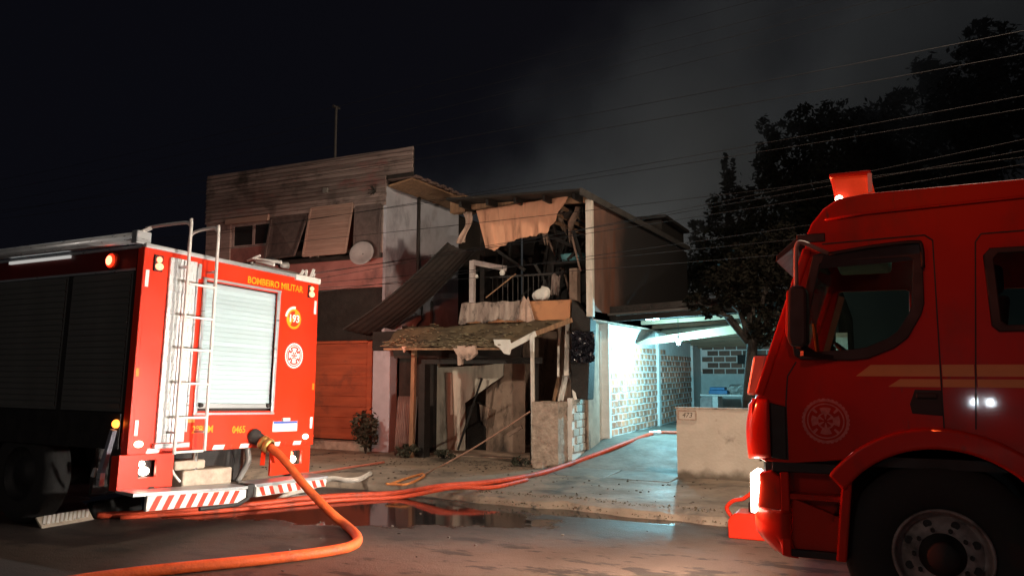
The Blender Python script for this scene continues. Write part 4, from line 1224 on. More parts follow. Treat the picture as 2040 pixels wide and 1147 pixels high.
# ------------------------------------------------------------------ smoke drifting up behind the burnt house
def smoke_box():
    m = bpy.data.materials.new('smoke')
    m.use_nodes = True
    N, L = m.node_tree.nodes, m.node_tree.links
    N.remove(N['Principled BSDF'])
    out = N['Material Output']
    pv = N.new('ShaderNodeVolumePrincipled')
    pv.inputs['Color'].default_value = (0.86, 0.845, 0.82, 1)
    pv.inputs['Anisotropy'].default_value = 0.35
    L.new(pv.outputs[0], out.inputs['Volume'])
    tc = N.new('ShaderNodeTexCoord')
    def math_(op, a, c):
        n = N.new('ShaderNodeMath')
        n.operation = op
        for i, v in enumerate((a, c)):
            if isinstance(v, (int, float)): n.inputs[i].default_value = v
            else: L.new(v, n.inputs[i])
        return n.outputs[0]
    def rng(v, a, c, d=0, e=1):
        n = N.new('ShaderNodeMapRange')
        n.interpolation_type = 'SMOOTHSTEP'
        for i, k in enumerate((a, c, d, e)): n.inputs[i + 1].default_value = k
        L.new(v, n.inputs[0])
        return n.outputs[0]
    def noise(s, d, loc):
        mp = N.new('ShaderNodeMapping')
        mp.inputs['Location'].default_value = loc
        mp.inputs['Scale'].default_value = (1, 1, .8)
        mp.inputs['Rotation'].default_value = (0, R(-30), 0)
        L.new(tc.outputs['Object'], mp.inputs[0])
        n = N.new('ShaderNodeTexNoise')
        n.inputs['Scale'].default_value = s
        n.inputs['Detail'].default_value = d
        n.inputs['Roughness'].default_value = .5
        L.new(mp.outputs[0], n.inputs[0])
        return n.outputs[0]
    sep = N.new('ShaderNodeSeparateXYZ')
    L.new(tc.outputs['Object'], sep.inputs[0])
    x, z = sep.outputs[0], sep.outputs[2]
    sd = math_('SUBTRACT', math_('MULTIPLY', math_('ADD', x, 13.0), .5), math_('MULTIPLY', math_('SUBTRACT', z, 8.6), .868))
    sd = math_('ADD', sd, math_('MULTIPLY', math_('SUBTRACT', noise(.30, 5, (3, 1, 2)), .5), 5.5))
    edge = rng(sd, -1.6, 3.8)
    wisp = rng(noise(.24, 7, (9, 4, 7)), .36, .66, .10, 1.5)
    fade = rng(sd, 16, 4, .45, 1.0)
    den = math_('MULTIPLY', math_('MULTIPLY', edge, wisp), math_('MULTIPLY', fade, SMOKE))
    L.new(den, pv.inputs['Density'])
    obj('smoke', MB().box(-24, 12, 20.95, 33, 1.0, 26), m, kind='structure')['kind'] = 'stuff'
smoke_box()
# ------------------------------------------------------------------ ladder truck seen from behind, leaning with the road's camber
# local axes: x out of the rear face, y across towards the kerb, z up
lt = thing('fire_engine', 'red fire engine seen from behind with ladder, roller shutter and striped folding step', 'fire engine', (-6.55, 5.14, 0), None, (R(-2.4), 0, R(-2.3)), local=True)
UX, UY, UZ = Vector((1, 0, 0)), Vector((0, 1, 0)), Vector((0, 0, 1))
BW = 2.47
def sides(z):  # the body flares slightly to the foot
    return BW + .06 * (2.8 - z) / 2
# the body as a shell of panels: rear wall round the shutter, sides, roof, floor
def rear(poly, name='rear_panel', m=m_red, t=.03, x=0.0):
    return obj(name, MB().prism([(x, a, b) for a, b in poly], (-t, 0, 0)), m, lt, bevel=.006)
obj('body', MB().hexa([(-6.5, 0.0, .86), (-.10, 0.0, .86), (-.10, sides(.8), .86), (-6.5, sides(.8), .86), (-6.5, 0, 2.80), (-.10, 0, 2.80), (-.10, BW, 2.80), (-6.5, BW, 2.80)]), m_red, lt, bevel=.02)
plate('rear_panel', [(0.0, .80), (sides(.8), .80), (BW, 2.80), (0.0, 2.80)], [[(.74, 1.20), (.72, 2.58), (1.80, 2.58), (1.82, 1.20)]], (-.015, 0, 0), UY, UZ, .03, m_red, lt)
obj('corner_pillar', MB().prism([(.002, -.012, .8), (.002, .035, .8), (.002, .035, 2.81), (.002, -.012, 2.81)], (-.10, 0, 0)), m_red, lt, bevel=.008)
obj('top_trim', MB().box(-.05, .02, -.01, BW + .01, 2.80, 2.845), m_alu, lt, bevel=.008)
obj('side_top_trim', MB().box(-6.5, -.055, -.015, .03, 2.80, 2.83), m_alu, lt)
# roller shutter: slats, frame, bottom bar with two catches
sh = obj('roller_shutter', MB().box(-.065, -.05, .70, 1.84, 1.18, 2.60), m_dark, lt)
nsl = 25
sl = None
for k in range(nsl):
    z = 1.285 + k * (2.565 - 1.285) / nsl
    if sl is None:
        a = MB()
        pr = [(0, 0), (.005, .003), (.006, .012), (.0045, .040), (.002, .048), (.000, .0512)]
        vs = [(p[0], y, p[1]) for y in (0.0, 1.055) for p in pr]
        n = len(pr)
        a.add(vs, [(i, i + 1, n + i + 1, n + i) for i in range(n - 1)])
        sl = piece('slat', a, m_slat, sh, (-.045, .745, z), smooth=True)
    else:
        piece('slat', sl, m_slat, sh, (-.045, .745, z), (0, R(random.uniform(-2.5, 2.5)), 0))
obj('bottom_bar', MB().box(-.05, -.012, .745, 1.815, 1.235, 1.284), m_alu, sh, bevel=.006)
for y in (.80, 1.75):
    obj('catch', MB().lathe([(.001, .03), (.022, .03), (.026, 0), (.026, -.02)], (-.012, y, 1.268), UX, 14), m_dark, sh, smooth=True)
obj('shutter_frame', MB().box(.0005, .02, .705, .745, 1.19, 2.585).box(.0005, .02, 1.785, 1.825, 1.19, 2.585).box(.0005, .022, .70, 1.83, 2.586, 2.61).box(.0005, .024, .70, 1.83, 1.165, 1.189), m_alu, sh, bevel=.004)
# tread plate in two strips, and the ladder over it
for a, c in ((.275, .435), (.445, .60)):
    obj('tread_plate', MB().box(.0008, .028, a, c, .90, 2.75), m_tread, lt, bevel=.005)
obj('tread_foot', MB().box(.0008, .05, .25, .66, .845, .895), m_alu, lt, bevel=.006)
obj('tread_hinge', MB().box(.001, .03, .605, .625, 1.0, 2.7), m_alu, lt)
ld = obj('ladder', MB().tube(smooth_path([(.15, .395, .79), (.15, .39, 1.8), (.15, .385, 3.05), (.12, .385, 3.10), (.06, .385, 3.125), (-.3, .385, 3.13), (-.55, .385, 3.12)], 6), .017, 10), m_white, lt, smooth=True, label='left ladder rail bent over the roof')
obj('ladder_rail', MB().tube(smooth_path([(.15, .76, .81), (.15, .75, 1.8), (.15, .735, 3.05), (.12, .735, 3.11), (.06, .735, 3.14), (-.16, .735, 3.13), (-.26, .735, 3.10), (-.29, .735, 3.03), (-.29, .735, 2.84)], 6), .017, 10), m_white, ld, smooth=True)
rg = None
for z in (.81, 1.145, 1.485, 1.825, 2.155, 2.49):
    rg = piece('rung', rg or MB().box(-.014, .014, 0, .335, -.012, .012), m_white, ld, (.15, .405, z), bevel=.006)
for y in (.39, .745):
    for z in (1.0, 2.66):
        obj('ladder_bracket', MB().bar((.0, y, z), (.15, y, z), .025, .025), m_alu, ld)
obj('rail_clip', MB().box(.002, .03, .62, .66, 2.58, 2.74), m_alu, lt, bevel=.005)
# lamps
def lens(name, y, z, r, m, x=0.0, par=lt, sq=1.0, d=.03):
    mb = MB().lathe([(.001, d), (r * .6, d * .85), (r, d * .3), (r, 0)], (x, y, z), UX, 18)
    mb.v = [(v[0], y + (v[1] - y) * sq, v[2]) for v in mb.v]
    return obj(name, mb, m, par, smooth=True)
def housing(name, y, z, w, h, m=m_red, x=0.0, d=.02):
    return obj(name, MB().box(x + .0006, x + d, y - w / 2, y + w / 2, z - h / 2, z + h / 2), m, lt, bevel=.006)
for y in (.145, 2.335):
    h = housing('tail_lamp', y, 2.665, .10, .16, m_black)
    lens('lens', y, 2.70, .030, e_red, .02, h)
    lens('lens', y + .006, 2.632, .036, e_red, .02, h, 1.25)
for y in (.10, 2.385):
    lens('marker_lamp', y, .895, .032, e_warm, .001, lt, 1.5)
for y, z, h in ((.035, 2.50, .17), (2.435, 2.48, .17), (.06, 1.05, .15), (2.475, 1.06, .14)):
    rear([(y - .02, z - h / 2), (y + .02, z - h / 2), (y + .02, z + h / 2), (y - .02, z + h / 2)], 'reflector', m_tape, .004, .0045 if y > .1 else .0075)
for y, z in ((.02, 1.58), (2.475, 1.50)):
    rear([(y - .016, z - .04), (y + .016, z - .04), (y + .016, z + .04), (y - .016, z + .04)], 'side_reflector', m_amber_refl, .004, .0045 if y > .1 else .0075)
rear([(.645, 1.09), (.735, 1.09), (.735, 1.125), (.645, 1.125)], 'side_reflector', m_goldstripe, .004, .0045)
for y, w in ((.27, .15), (1.07, .15), (1.43, .13), (1.90, .13), (2.25, .13)):
    z = .825
    rear([(y - w / 2 - .012, z - .024), (y + w / 2 - .012, z - .024), (y + w / 2 + .012, z + .024), (y - w / 2 + .012, z + .024)], 'reflective_tape', m_tape, .004, .0045)
for k, y in enumerate((.75, .88, 1.25, 1.62, 2.06, 2.40)):
    rear([(y - .03, .808), (y, .808), (y + .012, .842), (y - .018, .842)], 'red_tape', m_stripe_red, .004, .0045)
# writing
lettering('lettering', 'BOMBEIRO MILITAR', .108, (.003, 1.755, 2.668), UY, UZ, m_yellow, lt, bold=.002, sx=.93)
lettering('lettering', '2\u00baBBM', .105, (.003, .845, 1.015), UY, UZ, m_yellow, lt, bold=.002, sx=.95)
lettering('lettering', '0465', .105, (.003, 1.335, 1.0), UY, UZ, m_yellow, lt, bold=.002, sx=.9)
# 193 badge: yellow ring with a white arc over it and the number across
bd = MB()
oc = Vector((.001, 2.075, 2.30))
disc_ring(bd, oc, UY, UZ, .095, .122, 44)
disc_ring(bd, oc, UY, UZ, .0, .097, 30, 45, 80, .0018)
disc_ring(bd, oc, UY, UZ, .0, .097, 30, 170, 235, .0018)
bdo = obj('badge', bd, m_yellow, lt)
ar = MB()
disc_ring(ar, oc + Vector((.0015, 0, 0)), UY, UZ, .118, .150, 26, 82, 172)
obj('badge_arc', ar, m_tape, bdo)
lettering('badge_number', '193', .125, (.0048, 2.078, 2.30), UY, UZ, m_tape, bdo, bold=.003, sx=1.0)
def emblem(par, o, right, up, r, m):
    e = MB()
    right, up, o = Vector(right), Vector(up), Vector(o)
    n = right.cross(up)
    disc_ring(e, o, right, up, r * .86, r * .97, 64)
    for k in range(32):
        disc_ring(e, o, right, up, r * .965, r, 2, k * 11.25, k * 11.25 + 6.5)
    disc_ring(e, o, right, up, r * .72, r * .78, 48)
    for k in range(4):
        a = 45 + 90 * k
        disc_ring(e, o, right, up, r * .50, r * .73, 3, a - 5, a + 5, .0024)
        disc_ring(e, o, right, up, r * .36, r * .60, 10, 90 * k - 24, 90 * k + 24, .0026)
    disc_ring(e, o, right, up, r * .30, r * .37, 36, 0, 360, .0022)
    for k in range(6):
        disc_ring(e, o, right, up, r * .08, r * .30, 3, 60 * k - 12 + 30, 60 * k + 12 + 30, .0024)
    return obj('emblem', e, m, par)
emblem(lt, (.001, 2.115, 1.86), UY, UZ, .152, m_tape)
# number plate and its lamp
np_ = rear([(1.835, .965), (2.235, .965), (2.235, 1.085), (1.835, 1.085)], 'number_plate', m_tape, .006, .0066)
obj('plate_band', MB().box(.0068, .0085, 1.84, 2.23, 1.058, 1.083), m_blue, np_)
obj('plate_lamp', MB().box(.001, .03, 1.97, 2.09, 1.086, 1.125), m_white, np_, bevel=.008)
# skirts either side of the open chassis, with lamp pockets
for ys, rpy in (((-.11, .488), (.10, .30)), ((1.81, 2.445), (2.12, 2.31))):
    z0 = .475
    sk = plate('rear_skirt', [(ys[0], z0), (ys[1], z0), (ys[1], .797), (ys[0], .797)], [[(rpy[0], .575), (rpy[1], .575), (rpy[1], .745), (rpy[0], .745)]], (.02, 0, 0), UY, UZ, .03, m_red, lt)
    pk = obj('lamp_pocket', MB().box(-.08, -.05, rpy[0] - .01, rpy[1] + .01, .565, .755), m_black, sk)
    yc = sum(rpy) / 2
    lens('reversing_lamp', yc + .02, .63, .042, e_head, -.05, sk, 1.4)
    lens('brake_lamp', yc - .01, .70, .028, e_red if ys[0] > 1 else e_head, -.05, sk, 1.2)
obj('skirt_return', MB().box(-.08, .004, -.11, -.09, .475, .79), m_red, lt)
# chassis behind the skirts
obj('chassis_frame', MB().box(-3.0, -.35, .62, .72, .40, .78).box(-3.0, -.35, 1.62, 1.72, .40, .78).box(-.40, -.34, .721, 1.619, .55, .76), m_dark, lt)
obj('tow_block', MB().box(-.32, -.05, .69, 1.33, .42, .60).box(-.30, -.07, .60, .98, .605, .70), m_cream, lt, bevel=.02)
obj('tow_pin', MB().lathe([(.03, 0), (.03, .2), (.05, .2), (.05, .24), (.001, .24)], (-.10, .86, .60), UZ, 14), m_chrome, lt, smooth=True)
obj('valve_pipe', MB().tube(smooth_path([(-.05, 1.52, .80), (-.03, 1.53, .66), (-.08, 1.50, .52), (-.12, 1.47, .42)], 5), .035, 10), m_grey, lt, smooth=True)
obj('mudflap', MB().box(-.42, -.39, 1.54, 1.80, .42, .78), m_tan, lt)
obj('chain', MB().tube(smooth_path([(-.05, .50, .70), (-.02, .55, .58), (-.01, .62, .50)], 5), .014, 6), m_white, lt)
obj('chassis_back', MB().box(-1.2, -1.15, .45, 1.85, .3, .85), m_black, lt)
obj('axle', MB().tube([(-1.55, .1, .50), (-1.55, 2.4, .50)], .12, 12), m_black, lt)
# folding step at the foot, in two halves with a hinge, red and white stripes
st = obj('step_board', MB().hexa([(.04, -.13, .462), (.30, -.13, .442), (.30, 1.24, .395), (.04, 1.24, .415), (.04, -.13, .485), (.30, -.13, .478), (.30, 1.24, .425), (.04, 1.24, .438)]), m_alu, lt, bevel=.006)
st2 = obj('step_board', MB().hexa([(.04, 1.34, .425), (.30, 1.34, .405), (.30, 2.50, .405), (.04, 2.50, .43), (.04, 1.34, .45), (.30, 1.34, .438), (.30, 2.50, .438), (.04, 2.50, .455)]), m_alu, lt, bevel=.006)
f1 = obj('step_front', MB().hexa([(.262, .02, .300), (.296, .02, .300), (.296, 1.22, .262), (.262, 1.22, .262), (.262, .02, .443), (.298, .02, .441), (.298, 1.22, .393), (.262, 1.22, .393)]), m_white, st, bevel=.004)
f2 = obj('step_front', MB().hexa([(.262, 1.36, .300), (.296, 1.36, .300), (.296, 2.47, .318), (.262, 2.47, .318), (.262, 1.36, .404), (.298, 1.36, .404), (.298, 2.47, .404), (.262, 2.47, .404)]), m_white, st2, bevel=.004)
for k in range(9):
    y = .05 + k * .135
    b0, t0 = .303 - .031 * y, .437 - .040 * y
    if y + .14 > 1.22: break
    obj('stripe', MB().prism([(.2985, y, b0), (.2985, y + .062, b0 - .002), (.3005, y + .132, t0 - .006), (.3005, y + .07, t0 - .004)], (.003, 0, 0)), m_stripe_red, st)
for k in range(8):
    y = 1.40 + k * .135
    obj('stripe', MB().prism([(.2985, y + .045, .308 + .015 * k / 8), (.2985, y + .10, .308 + .015 * k / 8), (.3000, y + .055, .40), (.3000, y, .40)], (.003, 0, 0)), m_stripe_red, st2)
obj('step_hinge', MB().box(.10, .29, 1.245, 1.335, .30, .44).tube([(.30, 1.25, .30), (.31, 1.1, .25), (.30, .62, .255)], .022, 8), m_dark, st, bevel=.006)
obj('step_arm', MB().bar((-.3, .25, .50), (.05, .25, .46), .05, .05).bar((-.3, 2.2, .50), (.05, 2.2, .44), .05, .05), m_dark, lt)
# hose outlet
on = obj('hose_outlet', MB().lathe([(.085, 0), (.085, .05), (.07, .06), (.07, .13), (.06, .16)], (0, 1.545, .935), Vector((.86, .12, -.42)), 18), m_dark, lt, smooth=True)
dv = Vector((.86, .12, -.42)).normalized()
o2 = Vector((0, 1.545, .935)) + dv * .14
obj('outlet_collar', MB().lathe([(.062, 0), (.080, .01), (.080, .05), (.066, .06), (.066, .07), (.082, .08), (.082, .12), (.06, .13)], o2, dv, 18), M('brass', (.60, .34, .10), None, 8, .35, metal=.7), on, smooth=True)
obj('outlet_strap', MB().bar(o2 + Vector((.02, .02, -.06)), o2 + Vector((.05, -.02, -.26)), .05, .012).bar(o2 + Vector((.06, .09, -.10)), o2 + Vector((.05, .15, -.24)), .045, .01), m_red, on)
# left side facing the camera: band, grey roller shutters, lamps, rail, wheel
obj('side_band', MB().box(-6.5, -.105, -.012, -.0005, 2.58, 2.795), m_bandshade, lt)
obj('band_trim', MB().box(-6.5, -.105, -.022, -.0125, 2.575, 2.60), m_alu, lt)
for k, (xa, xb) in enumerate(((-1.10, -.14), (-2.45, -1.18), (-3.9, -2.53), (-5.3, -3.98))):
    s_ = obj('side_shutter', MB().box(xa, xb, -.010, -.0045, 1.20, 2.57), m_slatside, lt)
    ss = None
    for j in range(22):
        ss = piece('slat', ss or MB().hexa([(0, -.004, .002), (xb - xa - .04, -.004, .002), (xb - xa - .04, .006, .002), (0, .006, .002), (0, -.012, .050), (xb - xa - .04, -.012, .050), (xb - xa - .04, .006, .056), (0, .006, .056)]), m_slatside, s_, (xa + .02, -.014, 1.225 + j * .0605))
obj('side_panel', MB().box(-6.5, -.11, -.004, .0005, 1.0, 2.58), m_black, lt)
obj('side_edge', MB().box(-.10, -.03, BW - .02, BW, .86, 2.79), m_red, lt)
obj('side_sill', MB().box(-6.5, -.12, -.03, -.0005, .84, 1.19), m_black, lt, bevel=.01)
lm = obj('side_beacon', MB().lathe([(.085, 0), (.085, .03), (.07, .045)], (-.455, -.012, 2.69), -UY, 20), m_red, lt, smooth=True)
obj('lens', MB().lathe([(.04, .062), (.068, .045), (.072, .02)], (-.455, -.012, 2.69), -UY, 24), e_redrim, lm, smooth=True)
obj('bulb', MB().lathe([(.001, .074), (.03, .071), (.05, .060)], (-.455, -.012, 2.69), -UY, 24), e_red, lm, smooth=True)
obj('strip_lamp', MB().box(-2.27, -1.17, -.035, -.0125, 2.77, 2.80), e_strip, lt)
aw_ = obj('roof_rail', MB().tube([(-6.4, -.03, 2.90), (-.06, -.03, 2.90)], .062, 10), m_alu, lt, smooth=True)
obj('rail_cap', MB().box(-.10, -.01, -.10, .06, 2.832, 2.96), m_alu, aw_, bevel=.01)
obj('rail_clip', MB().bar((-.06, -.05, 2.94), (.02, .03, 3.0), .02, .03).bar((-.03, -.02, 2.85), (-.03, -.02, 2.97), .03, .03), m_white, aw_)
am = obj('side_marker', MB().lathe([(.04, 0), (.04, .02), (.03, .035), (.001, .045)], (-.16, -.03, 1.085), -UY, 16), e_amber, lt, smooth=True)
obj('step_strut', MB().bar((-.17, -.05, 1.03), (-.30, -.06, .56), .05, .05, (0, 1, 0)), M('blue_grey_bar', (.26, .27, .33), None, 5, .6), lt, bevel=.005)
obj('strut_foot', MB().bar((-.27, -.07, .62), (-.26, -.08, .50), .05, .05).bar((-.36, -.07, .66), (-.38, -.08, .58), .03, .03), m_alu, lt)
for xw in (-1.75, -5.6):
    for ya, yb in ((.02, .30), (2.15, 2.43)):
        w_ = obj('wheel', MB().lathe([(.28, 0), (.40, -.01), (.50, .03), (.52, .09), (.52, .19), (.50, .25), (.40, .28), (.28, .28)], (xw, ya, .52), UY, 36), m_rubber, lt, smooth=True)
        obj('rim', MB().lathe([(.285, .005), (.27, .015), (.25, .06), (.16, .075), (.13, .02), (.001, .015)], (xw, ya, .52), UY, 30), m_black, w_, smooth=True)
# roof gear: red locker, lamps and a monitor
obj('roof_locker', MB().prism([(-.9, .80, 2.80), (-.9, 1.75, 2.80), (-1.15, 1.75, 3.02), (-1.25, .80, 3.00)], (-1.7, 0, 0)), m_red, lt, bevel=.02)
mn = obj('roof_monitor', MB().tube(smooth_path([(-.55, 1.95, 2.81), (-.55, 1.95, 2.95), (-.45, 1.98, 3.02), (-.30, 2.02, 3.02)], 5), .035, 10), m_dark, lt, smooth=True)
for a, c, r in (((-.42, 1.82, 2.975), (-.20, 1.90, 2.95), .022), ((-.5, 1.86, 3.03), (-.2, 2.02, 3.0), .020), ((-.55, 1.80, 3.0), (-.40, 1.86, 3.07), .016)):
    obj('monitor_lever', MB().tube([a, c], r, 8), m_white, mn)
obj('monitor_head', MB().lathe([(.03, 0), (.045, .02), (.045, .12), (.001, .14)], (-.32, 2.10, 2.98), Vector((.3, 1, .1)), 14), m_grey, mn, smooth=True)
rk = obj('roof_rail_frame', MB().tube([(-.10, 1.45, 2.87), (-.10, 2.35, 2.87)], .02, 8).tube([(-.10, 1.45, 2.80), (-.10, 1.45, 2.90)], .02, 8), m_grey, lt)
for k, y in enumerate((2.20, 2.30, 2.38, 2.44)):
    obj('roof_bracket', MB().bar((-.06, y, 2.845), (-.02 - .05 * (k % 2), y + .02, 2.92 + .02 * (k % 3)), .025, .03), m_white, rk)
obj('roof_corner', MB().box(-.02, .028, 2.05, BW + .012, 2.775, 2.846), m_white, lt, bevel=.006)

# the fat hose that hangs from the outlet and loops over the road
Mx = Matrix.Translation((-6.55, 5.14, 0)) @ Euler((R(-2.4), 0, R(-2.3))).to_matrix().to_4x4()
w0 = Mx @ (o2 + dv * .12)
L_ = [(690, 1046), (709, 1064), (712, 1078), (694, 1089), (655, 1097), (590, 1106), (480, 1118), (370, 1129), (260, 1141), (150, 1156), (20, 1180)]
gp_ = [on_ground(x, y, .045) for x, y in L_]
seg = [w0, w0.lerp(gp_[0], .15) + Vector((.05, 0, -.02)), w0.lerp(gp_[0], .5) - Vector((0, 0, .03)), w0.lerp(gp_[0], .82) - Vector((0, 0, .03))] + gp_
tag(obj('delivery_hose', MB().tube(smooth_path(seg), .045, 14), m_hose, smooth=True), 'fat orange hose hanging from the fire engine outlet and looping over the road', 'hose')
# ramp beside the left wheel
hr = thing('hose_ramp', 'pale ribbed ramp with a dark block on the road beside the fire engine wheels', 'ramp', (-7.45, 4.98, 0))
ra, rb_ = on_ground(84, 1052, 0), on_ground(188, 1034, 0)
dn = (rb_ - ra).normalized()
ns = Vector((-dn.y, dn.x, 0))
if ns.y < 0: ns = -ns
obj('ramp_plate', MB().prism([ra, rb_, rb_ + ns * .12 + UZ * .11, ra + ns * .12 + UZ * .10], ns * .03 - UZ * .01), m_cream, hr, bevel=.006)
for k in range(11):
    t = .06 + k * .082
    a = ra.lerp(rb_, t)
    obj('rib', MB().bar(a + ns * .03 + UZ * .032, a + dn * .05 + ns * .10 + UZ * .10, .022, .016), m_white, hr)
obj('ramp_block', MB().prism([rb_ + dn * .02, rb_ + dn * .62 + ns * .06, rb_ + dn * .62 + ns * .12 + UZ * .17, rb_ + dn * .02 + ns * .08 + UZ * .16], ns * .12), m_rubber, hr, bevel=.02)

# ------------------------------------------------------------------ red cab on the right, its side along Y = 5.2
rc = thing('fire_truck', 'dark red fire truck with its crew cab facing left and headlight lit', 'fire truck', (.23, 6.4, 0))
SY, CW = 5.2, 2.46
FYR = SY + CW
DX, DN = Vector((1, 0, 0)), Vector((0, 0, 1))
XE = 2.35
# cab side panels, near and far, cut for windows; front edge follows the screen pillar
outline = [(-.60, 1.03), (-.835 + .10, 1.035), (-.835 + .035, 1.07), (-.80, 1.38), (-.745, 1.45), (-.60, 1.865), (-.445, 2.34), (-.43, 2.45), (-.395, 2.52), (-.325, 2.60), (-.24, 2.655), (-.10, 2.672), (XE, 2.685), (XE, 1.03)]
ac, ar_ = (.226, .53), .735
arch = [(ac[0] + ar_ * math.cos(R(a)), ac[1] + ar_ * math.sin(R(a))) for a in range(43, 139, 5)]
outline += arch[:1] and [(p[0], p[1]) for p in arch if p[1] > 1.03]
w1 = [(-.395, 2.300), (-.36, 2.312), (.16, 2.31), (.19, 2.29), (.183, 1.99), (.165, 1.93), (.09, 1.80), (.02, 1.745), (-.12, 1.685), (-.20, 1.675), (-.49, 1.677), (-.525, 1.70), (-.53, 1.75)]
w2 = [(.53, 2.25), (.56, 2.285), (1.28, 2.285), (1.31, 2.25), (1.31, 1.87), (1.28, 1.83), (.58, 1.83), (.55, 1.86)]
for yy, nm in ((SY + .03, 'cab_side'), (FYR - .03, 'far_cab_side')):
    plate(nm, outline, [w1, w2], (0, yy, 0), DX, DN, .05, m_redcab, rc, bevel=.012)
# cab skin: front, screen header and roof, with rounded corners near the side
prof = [(-.80, 1.06), (-.835, 1.10), (-.845, 1.25), (-.835, 1.38), (-.765, 1.445), (-.74, 1.47), (-.60, 1.885), (-.455, 2.345), (-.44, 2.45), (-.405, 2.53), (-.333, 2.622), (-.25, 2.675), (-.10, 2.692), (.6, 2.695), (1.4, 2.697), (XE, 2.70)]
def skin(idx, name, m, bulge=.06, sm=True, solid=0):
    pf = [prof[i] for i in idx]
    ys = [SY + .004, SY + .015, SY + .04, SY + .09, SY + .2, SY + .6, SY + CW / 2]
    ys = ys + [2 * SY + CW - y for y in ys[-2::-1]]
    mb = MB()
    vs = []
    cx, cz = .6, 1.7
    for y in ys:
        d = min(y - SY, FYR - y)
        ins = .045 * (1 - min(1, d / .10)) ** 2
        bl = bulge * (1 - ((y - SY - CW / 2) / (CW / 2)) ** 2)
        for (x, z) in pf:
            kx = 1 if x < -.2 else 0
            kz = 1 if z > 2.6 else 0
            vs.append((x + ins * kx - bl * kx, y, z - ins * .8 * kz + .02 * kz * bl / .06))
    n = len(pf)
    mb.add(vs, [(j * n + i, (j + 1) * n + i, (j + 1) * n + i + 1, j * n + i + 1) for j in range(len(ys) - 1) for i in range(n - 1)])
    return obj(name, mb, m, rc, smooth=sm)
skin(range(0, 6), 'front_panel', m_redcab)
skin(range(5, 9), 'windscreen', m_glass)
skin(range(7, 16), 'cab_roof', m_redcab)
ro = None
for yy in (SY - .004, FYR + .004):
    obj('screen_pillar', MB().bar((-.762, yy + (.03 if yy < 6 else -.03), 1.44), (-.437, yy + (.03 if yy < 6 else -.03), 2.36), .07, .055, (1, 0, 0)), m_redcab, rc, bevel=.012)
obj('cab_back', MB().box(XE - .05, XE, SY + .06, FYR - .06, 1.03, 2.66), m_redcab, rc)
obj('cab_floor', MB().box(-.78, XE - .06, SY + .06, FYR - .06, 1.02, 1.08), m_black, rc)
# seams of the doors: slim dark channels round each door, and the roof gutter line
def seam(L, w=.008):
    mb = MB()
    for a, b in zip(L, L[1:]):
        mb.bar((a[0], SY + .0035, a[1]), (b[0], SY + .0035, b[1]), .006, w, (0, 0, 1) if abs(a[0] - b[0]) > abs(a[1] - b[1]) else (1, 0, 0))
    return mb
obj('door_seam', seam([(-.60, 1.04), (-.60, 1.40), (-.585, 1.56), (-.53, 1.65)]), m_black, rc)
obj('door_seam', seam([(-.35, 2.385), (.22, 2.40), (.262, 2.365), (.266, 1.262)]), m_black, rc)
obj('door_seam', seam([(.425, 1.262), (.48, 2.34), (.51, 2.385), (1.36, 2.40), (1.40, 2.36), (1.40, 1.05)]), m_black, rc)
obj('roof_gutter', MB().tube([(-.33, SY - .002, 2.535), (-.1, SY - .006, 2.556), (.7, SY - .006, 2.580), (XE, SY - .006, 2.60)], .009, 6), m_redcab, rc, smooth=True)
# window seals and glass
def ring_px(L, grow):
    cx, cz = sum(p[0] for p in L) / len(L), sum(p[1] for p in L) / len(L)
    out = []
    for x, z in L:
        d = Vector((x - cx, z - cz))
        k = (d.length + grow) / d.length
        out.append((cx + d.x * k, cz + d.y * k))
    return out
for nm, w_, gi in (('door_window', w1, .045), ('rear_window', w2, .03)):
    s_ = plate('window_seal', ring_px(w_, .012), [ring_px(w_, -gi)], (0, SY - .004, 0), DX, DN, .03, m_black, rc, bevel=.006)
    plate('window_glass', ring_px(w_, -gi + .005), [], (0, SY + .02, 0), DX, DN, .006, m_glass, s_, bevel=0)
obj('window_visor', MB().tube(smooth_path([(-.31, SY - .03, 2.315), (-.05, SY - .04, 2.345), (.16, SY - .04, 2.355), (.20, SY - .035, 2.33), (.203, SY - .03, 2.20)], 5), .012, 7), m_black, rc, smooth=True)
obj('visor_blade', MB().prism([(-.34, SY - .03, 2.315), (.19, SY - .03, 2.35), (.195, SY - .012, 2.25), (-.37, SY - .012, 2.23)], (0, .008, 0)), m_pane, rc)
# gold stripes broken at the seams
for za, zb, sl in ((1.562, 1.630, .085), (1.500, 1.546, .065)):
    x0 = -.19 if za > 1.55 else -.015
    for xa, xb in ((x0, .259), (.273, .434), (.448, 1.39)):
        lead = sl if xa == x0 else 0
        obj('gold_stripe', MB().prism([(xa, SY + .0045, za), (xb, SY + .0045, za), (xb, SY + .0045, zb), (xa + lead, SY + .0045, zb)], (0, -.0035, 0)), m_goldstripe, rc)
emblem(rc, (-.372, SY + .0035, 1.288), DX, DN, .138, m_dimlit)
